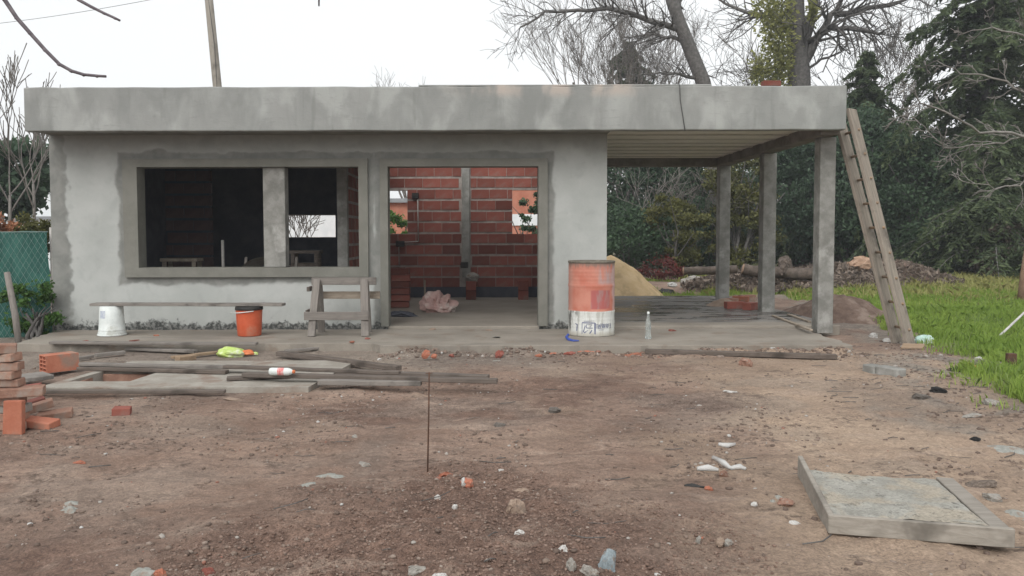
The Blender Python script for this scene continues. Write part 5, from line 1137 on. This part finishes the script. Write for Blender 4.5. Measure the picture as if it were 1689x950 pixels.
# --- scattered debris that can be picked out one by one
RG = 'small brick shards on the soil'; S2 = 'loose stones on the soil'
DEB = [  # px, py, size, material, name, category, label, group
 (702, 585, (.13, .08, .09), 'brick_orange', 'brick_shard', 'shard', 'orange brick shard against the apron edge below the doorway', RG), (716, 588, (.09, .07, .05), 'brick_orange', 'brick_shard', 'shard', 'small orange shard right beside the larger one below the doorway', RG),
 (824, 586, (.12, .09, .09), 'brick', 'brick_shard', 'shard', 'dull red brick shard at the apron edge below the doorway right side', RG), (745, 587, (.08, .06, .05), 'brick', 'brick_shard', 'shard', 'tiny red shard between the two larger ones below the doorway', RG),
 (888, 587, (.10, .07, .04), 'brick_orange', 'tile_shard', 'shard', 'leftmost orange tile shard in the row in front of the drum', RG), (915, 585, (.20, .09, .04), 'brick_orange', 'tile_shard', 'shard', 'second orange tile shard from left in the row in front of the drum', RG),
 (938, 584, (.22, .08, .045), 'brick', 'tile_shard', 'shard', 'third tile shard from left in the row in front of the drum', RG), (970, 583, (.30, .08, .05), 'brick_orange', 'tile_shard', 'shard', 'longest orange tile shard right in front of the drum', RG), (1003, 583, (.24, .07, .05), 'brick', 'tile_shard', 'shard', 'dark red tile shard at the right end of the row before the drum', RG),
 (1047, 587, (.28, .11, .075), 'brick_orange', 'brick_piece', 'brick', 'orange brick piece at the left end of the long plank before the apron', None),
 (1228, 602, (.20, .15, .12), 'brick_old', 'clod', 'clod', 'reddish brown clod on the soil below the long plank at right', None), (915, 678, (.12, .08, .06), 'bark', 'clod', 'clod', 'dark clod alone on the bare soil right of the rod', None), (826, 703, (.11, .09, .05), 'bark', 'clod', 'clod', 'dark clump on the soil between rod and bare track', None),
 (586, 722, (.07, .06, .04), 'stone', 'stone', 'stone', 'small dark stone on the soil left of the rod', S2), (600, 768, (.10, .06, .06), 'stone', 'stone', 'stone', 'pale angular stone left of the foot of the rod', S2), (735, 784, (.10, .06, .045), 'brick_orange', 'brick_shard', 'shard', 'bright orange shard right of the foot of the rod', RG),
 (771, 798, (.085, .10, .06), 'brick_orange', 'tile_shard', 'shard', 'orange tile shard with white edge right of the rod', RG), (765, 800, (.035, .12, .06), 'white', 'plaster_strip', 'scrap', 'white plaster strip against the orange tile shard', None),
 (852, 846, (.11, .10, .11), 'tanstone', 'stone', 'stone', 'tan rock standing on the dark loose soil', S2), (860, 811, (.10, .05, .03), 'tanstone', 'stone', 'stone', 'flat pinkish stone above the tan rock', S2), (857, 884, (.055, .05, .045), 'white', 'stone', 'stone', 'pale stone below the tan rock', S2), (722, 824, (.04, .035, .04), 'white', 'stone', 'stone', 'white pebble below the foot of the rod', S2),
 (750, 838, (.04, .04, .03), 'white', 'stone', 'stone', 'white pebble midway between rod and tan rock', S2), (826, 777, (.045, .03, .03), 'white', 'stone', 'stone', 'white fleck of stone right of the orange tile shard', S2), (929, 909, (.045, .04, .04), 'white', 'tile_chip', 'chip', 'bright white tile chip near the bottom centre', None), (941, 909, (.04, .04, .03), 'brick', 'brick_shard', 'shard', 'red shard touching the bright white tile chip', RG),
 (1003, 936, (.10, .07, .12), 'bluegrey', 'stone', 'stone', 'blue-grey angular block at the bottom edge', None), (942, 940, (.05, .06, .08), 'stone', 'stone', 'stone', 'grey upright stone left of the blue-grey block', S2), (973, 944, (.08, .06, .05), 'stone', 'stone', 'stone', 'grey stone touching the left side of the blue-grey block', S2), (845, 956, (.20, .1, .06), 'mortar_lump', 'mortar_lump', 'mortar', 'wide pale mortar lump cut by the bottom edge', None),
 (1158, 888, (.10, .04, .03), 'brick_orange', 'brick_shard', 'shard', 'orange shard at the right border of the dark loose soil', RG), (1188, 896, (.04, .05, .04), 'tanstone', 'stone', 'stone', 'brown pebble right of the orange shard', S2), (1200, 898, (.05, .04, .04), 'stone', 'stone', 'stone', 'grey pebble right of the orange shard', S2), (1152, 892, (.035, .04, .04), 'stone', 'stone', 'stone', 'grey pebble just below the orange shard', S2),
 (1150, 803, (.16, .03, .03), 'black', 'rubber_strip', 'scrap', 'black rubber strip on the pale soil left of the tray', None), (1169, 808, (.06, .04, .035), 'brick_orange', 'brick_shard', 'shard', 'orange shard at the end of the black rubber strip', RG), (1195, 785, (.075, .06, .05), 'brick_old', 'brick_shard', 'shard', 'brown brick stub amid the clear plastic strips', RG),
 (1205, 647, (.16, .06, .03), 'white', 'paper_scrap', 'scrap', 'white paper scrap in the middle of the bare track', None), (117, 829, (.17, .08, .05), 'mortar_lump', 'mortar_lump', 'mortar', 'upper grey-green mortar slab fragment at left foreground', None), (116, 841, (.12, .07, .04), 'mortar_lump', 'mortar_lump', 'mortar', 'lower grey-green mortar crumb at left foreground', None),
 (131, 764, (.10, .04, .03), 'brick_orange', 'brick_shard', 'shard', 'red shard at left on the trampled soil', RG), (540, 784, (.24, .12, .035), 'mortar_lump', 'mortar_lump', 'mortar', 'pale grey-green mortar spill left of the rod', None), (512, 800, (.20, .14, .03), 'mortar_lump', 'mortar_lump', 'mortar', 'crumbly grey mortar patch below the pale spill', None),
 (236, 944, (.20, .12, .06), 'mortar_lump', 'mortar_lump', 'mortar', 'pale mortar lump at the bottom left', None), (264, 950, (.06, .05, .05), 'brick_orange', 'brick_shard', 'shard', 'orange shard against the bottom left mortar lump', RG), (342, 945, (.07, .05, .04), 'brick', 'brick_shard', 'shard', 'red shard right of the bottom left mortar lump', RG), (690, 944, (.12, .08, .06), 'stone', 'stone', 'stone', 'grey stone at the bottom edge below the rod', S2), (722, 955, (.08, .06, .05), 'white', 'stone', 'stone', 'whitish stone cut by the bottom edge below the rod', S2),
 (1284, 820, (.10, .08, .05), 'mortar_lump', 'mortar_lump', 'mortar', 'upper mortar crumb by the left side of the tray', None), (1296, 832, (.12, .09, .05), 'brick_old', 'brick_shard', 'shard', 'brownish shard by the left side of the tray', RG), (1275, 826, (.07, .06, .04), 'mortar_lump', 'mortar_lump', 'mortar', 'leftmost mortar crumb by the tray', None), (1310, 863, (.06, .05, .02), 'white', 'paper_scrap', 'scrap', 'white scrap below the left side of the tray', None), (1244, 832, (.045, .04, .03), 'white', 'stone', 'stone', 'white pebble left of the tray', S2),
 (1606, 726, (.10, .07, .04), 'char', 'clod', 'clod', 'black lump on the soil above the tray', None), (1618, 800, (.22, .13, .04), 'litter', 'clod', 'clod', 'dark reddish clump behind the right end of the tray', None), (1640, 824, (.16, .10, .05), 'stone', 'stone', 'stone', 'flat grey stone right behind the tray', S2), (1672, 846, (.2, .12, .05), 'mortar_lump', 'mortar_lump', 'mortar', 'grey mortar lump at the right edge beside the tray', None), (1660, 740, (.35, .2, .03), 'mortar_lump', 'mortar_lump', 'mortar', 'pale mortar crust at the right edge above the tray', None), (1600, 688, (.2, .12, .05), 'stone', 'stone', 'stone', 'grey stone at the lawn edge, left one of two', S2), (1632, 668, (.18, .10, .08), 'stone', 'stone', 'stone', 'square grey stone at the lawn edge, right one of two', S2), (1520, 655, (.24, .12, .06), 'bark', 'clod', 'clod', 'brown clod at the soil edge below the kerb piece', None),
 (385, 659, (.22, .10, .02), 'tanstone', 'paper_scrap', 'scrap', 'pale paper scrap below the slab near the planks', None), (820, 595, (.30, .14, .03), 'mortar_lump', 'mortar_lump', 'mortar', 'pale mortar spill in front of the apron below the doorway', None), (626, 594, (.06, .05, .05), 'white', 'stone', 'stone', 'white pebble below the sawhorse', S2), (583, 622, (.09, .07, .07), 'stone', 'stone', 'stone', 'pale stone wedged under the planks', S2), (1545, 645, (.2, .1, .06), 'char', 'clod', 'clod', 'dark lump at the soil edge left of the two grey stones', None)]
for k, (px, py, sz, mt, nm, ct, la, gr) in enumerate(DEB):
    if nm == 'mortar_lump':
        p_ = spot(px, py); heap(nm, la, ct, p_.x, p_.y, sz[0] * .55, sz[1] * .75, .016, 'mortar_lump', 200 + k, gr, .8, 40, 10, 1.3, .016, .02); continue
    chunk(nm, la, ct, spot(px, py), (sz[0] * .92, sz[1] * .92, sz[2] * 1.15), mt, 200 + k, gr, .32, rz=random.Random(k).uniform(-.4, .4))
for k, (px, py, sz, mt, la) in enumerate(((580, 564, (.22, .08, .03), 'brick_orange', 'orange shard on the apron below the sawhorse'), (606, 559, (.14, .08, .03), 'brick', 'red shard at the right leg of the sawhorse'), (258, 554, (.10, .06, .03), 'brick_orange', 'orange shard on the apron between the buckets'), (222, 562, (.26, .1, .015), 'brick', 'flat reddish shard on the apron right of the white bucket'), (140, 563, (.10, .06, .03), 'brick', 'red shard on the apron left of the white bucket'), (713, 544, (.14, .09, .03), 'tanstone', 'brown lump on the doorway threshold, left'), (808, 545, (.14, .09, .03), 'tanstone', 'brown lump on the doorway threshold, right'), (818, 556, (.26, .1, .02), 'mortar_lump', 'pale mortar patch on the apron before the doorway'), (1108, 546, (.12, .08, .04), 'brick', 'red shard on the apron right of the glass bottle'))):
    chunk('shard', la, 'shard', at(px, py, Z=ZA), sz, mt, 400 + k, 'shards on the apron', .25)
# clear plastic strips
for k, (pts, la) in enumerate((([(1176, 757), (1195, 768), (1205, 775)], 'twisted clear plastic strip on the pale soil left of the tray'), ([(1150, 776), (1168, 774), (1185, 778)], 'flat clear plastic film left of the brown brick stub'), ([(1205, 775), (1220, 773), (1230, 776)], 'crumpled clear plastic right of the brown brick stub'), ([(1185, 735), (1198, 738), (1212, 735)], 'small clear plastic scrap above the twisted strip'))):
    q = [spot(*p) for p in pts]; mb = MB(); mb.tube([p + Vector((0, 0, .012)) for p in q], [.012, .022, .01], 5); tag(mb.build('plastic_strip', 'film'), la, 'plastic', 'clear plastic scraps')

# --- uncountable crumbs: clods, gravel, twigs
def scatter(name, label, n, fn, smin, smax, mat, seed, sub=1):
    rng = np.random.default_rng(seed); P_ = fn(rng, n); x, y = P_[:, 0], P_[:, 1]; n = len(x)
    bm = bmesh.new(); bmesh.ops.create_icosphere(bm, subdivisions=sub, radius=.5); v0 = np.array([v.co[:] for v in bm.verts]); f0 = np.array([[v.index for v in f.verts] for f in bm.faces]); bm.free()
    s_ = smin * (smax / smin) ** (rng.uniform(0, 1, n) ** 2.2); z = gz(x, y)
    sc3 = np.stack([s_ * rng.uniform(.7, 1.4, n), s_ * rng.uniform(.7, 1.3, n), s_ * rng.uniform(.45, .9, n)], 1)
    v = v0[None] * (1 + rng.normal(size=(n, len(v0), 1)) * .16); v = v * sc3[:, None]; a_ = rng.uniform(0, 6.28, n); ca, sa = np.cos(a_)[:, None], np.sin(a_)[:, None]
    vx = v[..., 0] * ca - v[..., 1] * sa; vy = v[..., 0] * sa + v[..., 1] * ca
    vv = np.stack([vx + x[:, None], vy + y[:, None], v[..., 2] + z[:, None] + .1 * sc3[:, 2:3]], -1).reshape(-1, 3)
    ff = (f0[None] + (np.arange(n) * len(v0))[:, None, None]).reshape(-1, 3)
    o = np_mesh(name, vv, ff, mat, None, np.repeat(rng.uniform(0, 1, n), len(v0))); return tag(o, label, 'rubble', kind='stuff')
def tint_mat(name, cols):
    t = NT(name); r_ = t.n('ShaderNodeValToRGB'); r_.color_ramp.interpolation = 'CONSTANT'; e_ = r_.color_ramp.elements
    while len(e_) < len(cols): e_.new(.5)
    for k, (p_, c_) in enumerate(cols): e_[k].position = p_; e_[k].color = (*c_, 1)
    t.t.links.new(t.attr('tint').outputs['Fac'], r_.inputs[0]); f = t.noise(90, 4, .7); t.bump(f, .6, .006)
    return t.done(t.mix(.6, r_.outputs[0], t.mix(f, (.3, .3, .3), (.7, .7, .7)), 'OVERLAY'), .93)
M['clods'] = tint_mat('soil_clods', [(0, (.15, .098, .076)), (.3, (.185, .124, .096)), (.6, (.22, .15, .118)), (.85, (.25, .178, .142)), (.975, (.31, .255, .215))])
M['bits'] = tint_mat('mixed_bits', [(0, (.13, .095, .077)), (.4, (.20, .15, .12)), (.78, (.26, .205, .17)), (.93, (.34, .31, .28)), (.965, (.27, .13, .095)), (.988, (.46, .45, .43))])
def in_mound(rng, n):
    x = rng.uniform(-2.2, 2.2, n * 3); y = rng.uniform(2.4, 5.6, n * 3); k = rng.uniform(0, 1, n * 3) < mound_mask(x, y); return np.stack([x[k], y[k]], 1)[:n]
def on_site(rng, n):
    y = 2.6 + 7.0 * rng.uniform(0, 1, n * 4) ** 1.2; x = rng.uniform(-.66, .68, n * 4) * y; k = (rng.uniform(0, 1, n * 4) < .10 + .9 * ss(fbm(x * 1.4, y * 1.4, 99), .46, .66)) & (lawn_mask(x, y) < .5) & ~((x > -4.5) & (x < -1.5) & (y > 7.3) & (y < 9.2)); return np.stack([x[k], y[k]], 1)[:n]
def by_apron(rng, n):
    x = rng.uniform(-1.3, 4.6, n); y = 9.80 - np.abs(rng.normal(size=n)) * .16; return np.stack([x, y], 1)
def by_edge(rng, n):
    y = rng.uniform(5, 11, n); x = np.interp(-y, -LB[:, 1], LB[:, 0]) - .3 + rng.normal(size=n) * .28; return np.stack([x, y], 1)
scatter('soil_clods', 'loose crumbly soil clods on the dark foreground mound', 26000, in_mound, .004, .020, 'clods', 101)
scatter('gravel_bits', 'small pebbles and crumbs strewn over the site', 12000, on_site, .004, .034, 'bits', 102)
scatter('rubble_crumbs', 'mortar and brick crumbs along the front edge of the apron', 1100, by_apron, .012, .07, 'bits', 103)
scatter('edge_crumbs', 'crumbs and small stones along the edge of the lawn', 800, by_edge, .010, .06, 'bits', 104)
rng = random.Random(105); mb = MB()
for k in range(150):
    y = rng.uniform(3, 9.3); x = rng.uniform(-.6, .62) * y
    if k < 60: y = rng.uniform(5, 10.5); x = float(np.interp(-y, -LB[:, 1], LB[:, 0])) - rng.uniform(0, 1.6)
    if -4.4 < x < -1.5 and 7.3 < y < 9.2: continue
    a_ = rng.uniform(-.6, .6); l_ = rng.uniform(.04, .22); z = g(x, y) + .006
    mb.tube([(x, y, z), (x + math.cos(a_) * l_ * .5, y + math.sin(a_) * l_ * .5, z + rng.uniform(0, .012)), (x + math.cos(a_ + .3) * l_, y + math.sin(a_ + .3) * l_, z)], rng.uniform(.0015, .004), 4)
o = mb.build('twig_litter', 'bark_dark'); tag(o, 'dry twigs scattered over the trampled soil', 'twigs', kind='stuff')

# ------------------------------------------------------------------ damp air
hz_o = MB().box((-70, -8, -1.2), (90, 75, 24)).build('haze', 'soil'); hz_o.data.materials.clear()
hm = bpy.data.materials.new('damp_air'); hm.use_nodes = True; hm.node_tree.nodes.remove(hm.node_tree.nodes['Principled BSDF'])
pv = hm.node_tree.nodes.new('ShaderNodeVolumePrincipled'); pv.inputs['Density'].default_value = .0014; pv.inputs['Color'].default_value = (.92, .95, 1, 1)
hm.node_tree.links.new(pv.outputs[0], hm.node_tree.nodes['Material Output'].inputs['Volume']); hz_o.data.materials.append(hm)
tag(hz_o, 'thin damp haze in the air', 'haze', kind='stuff')
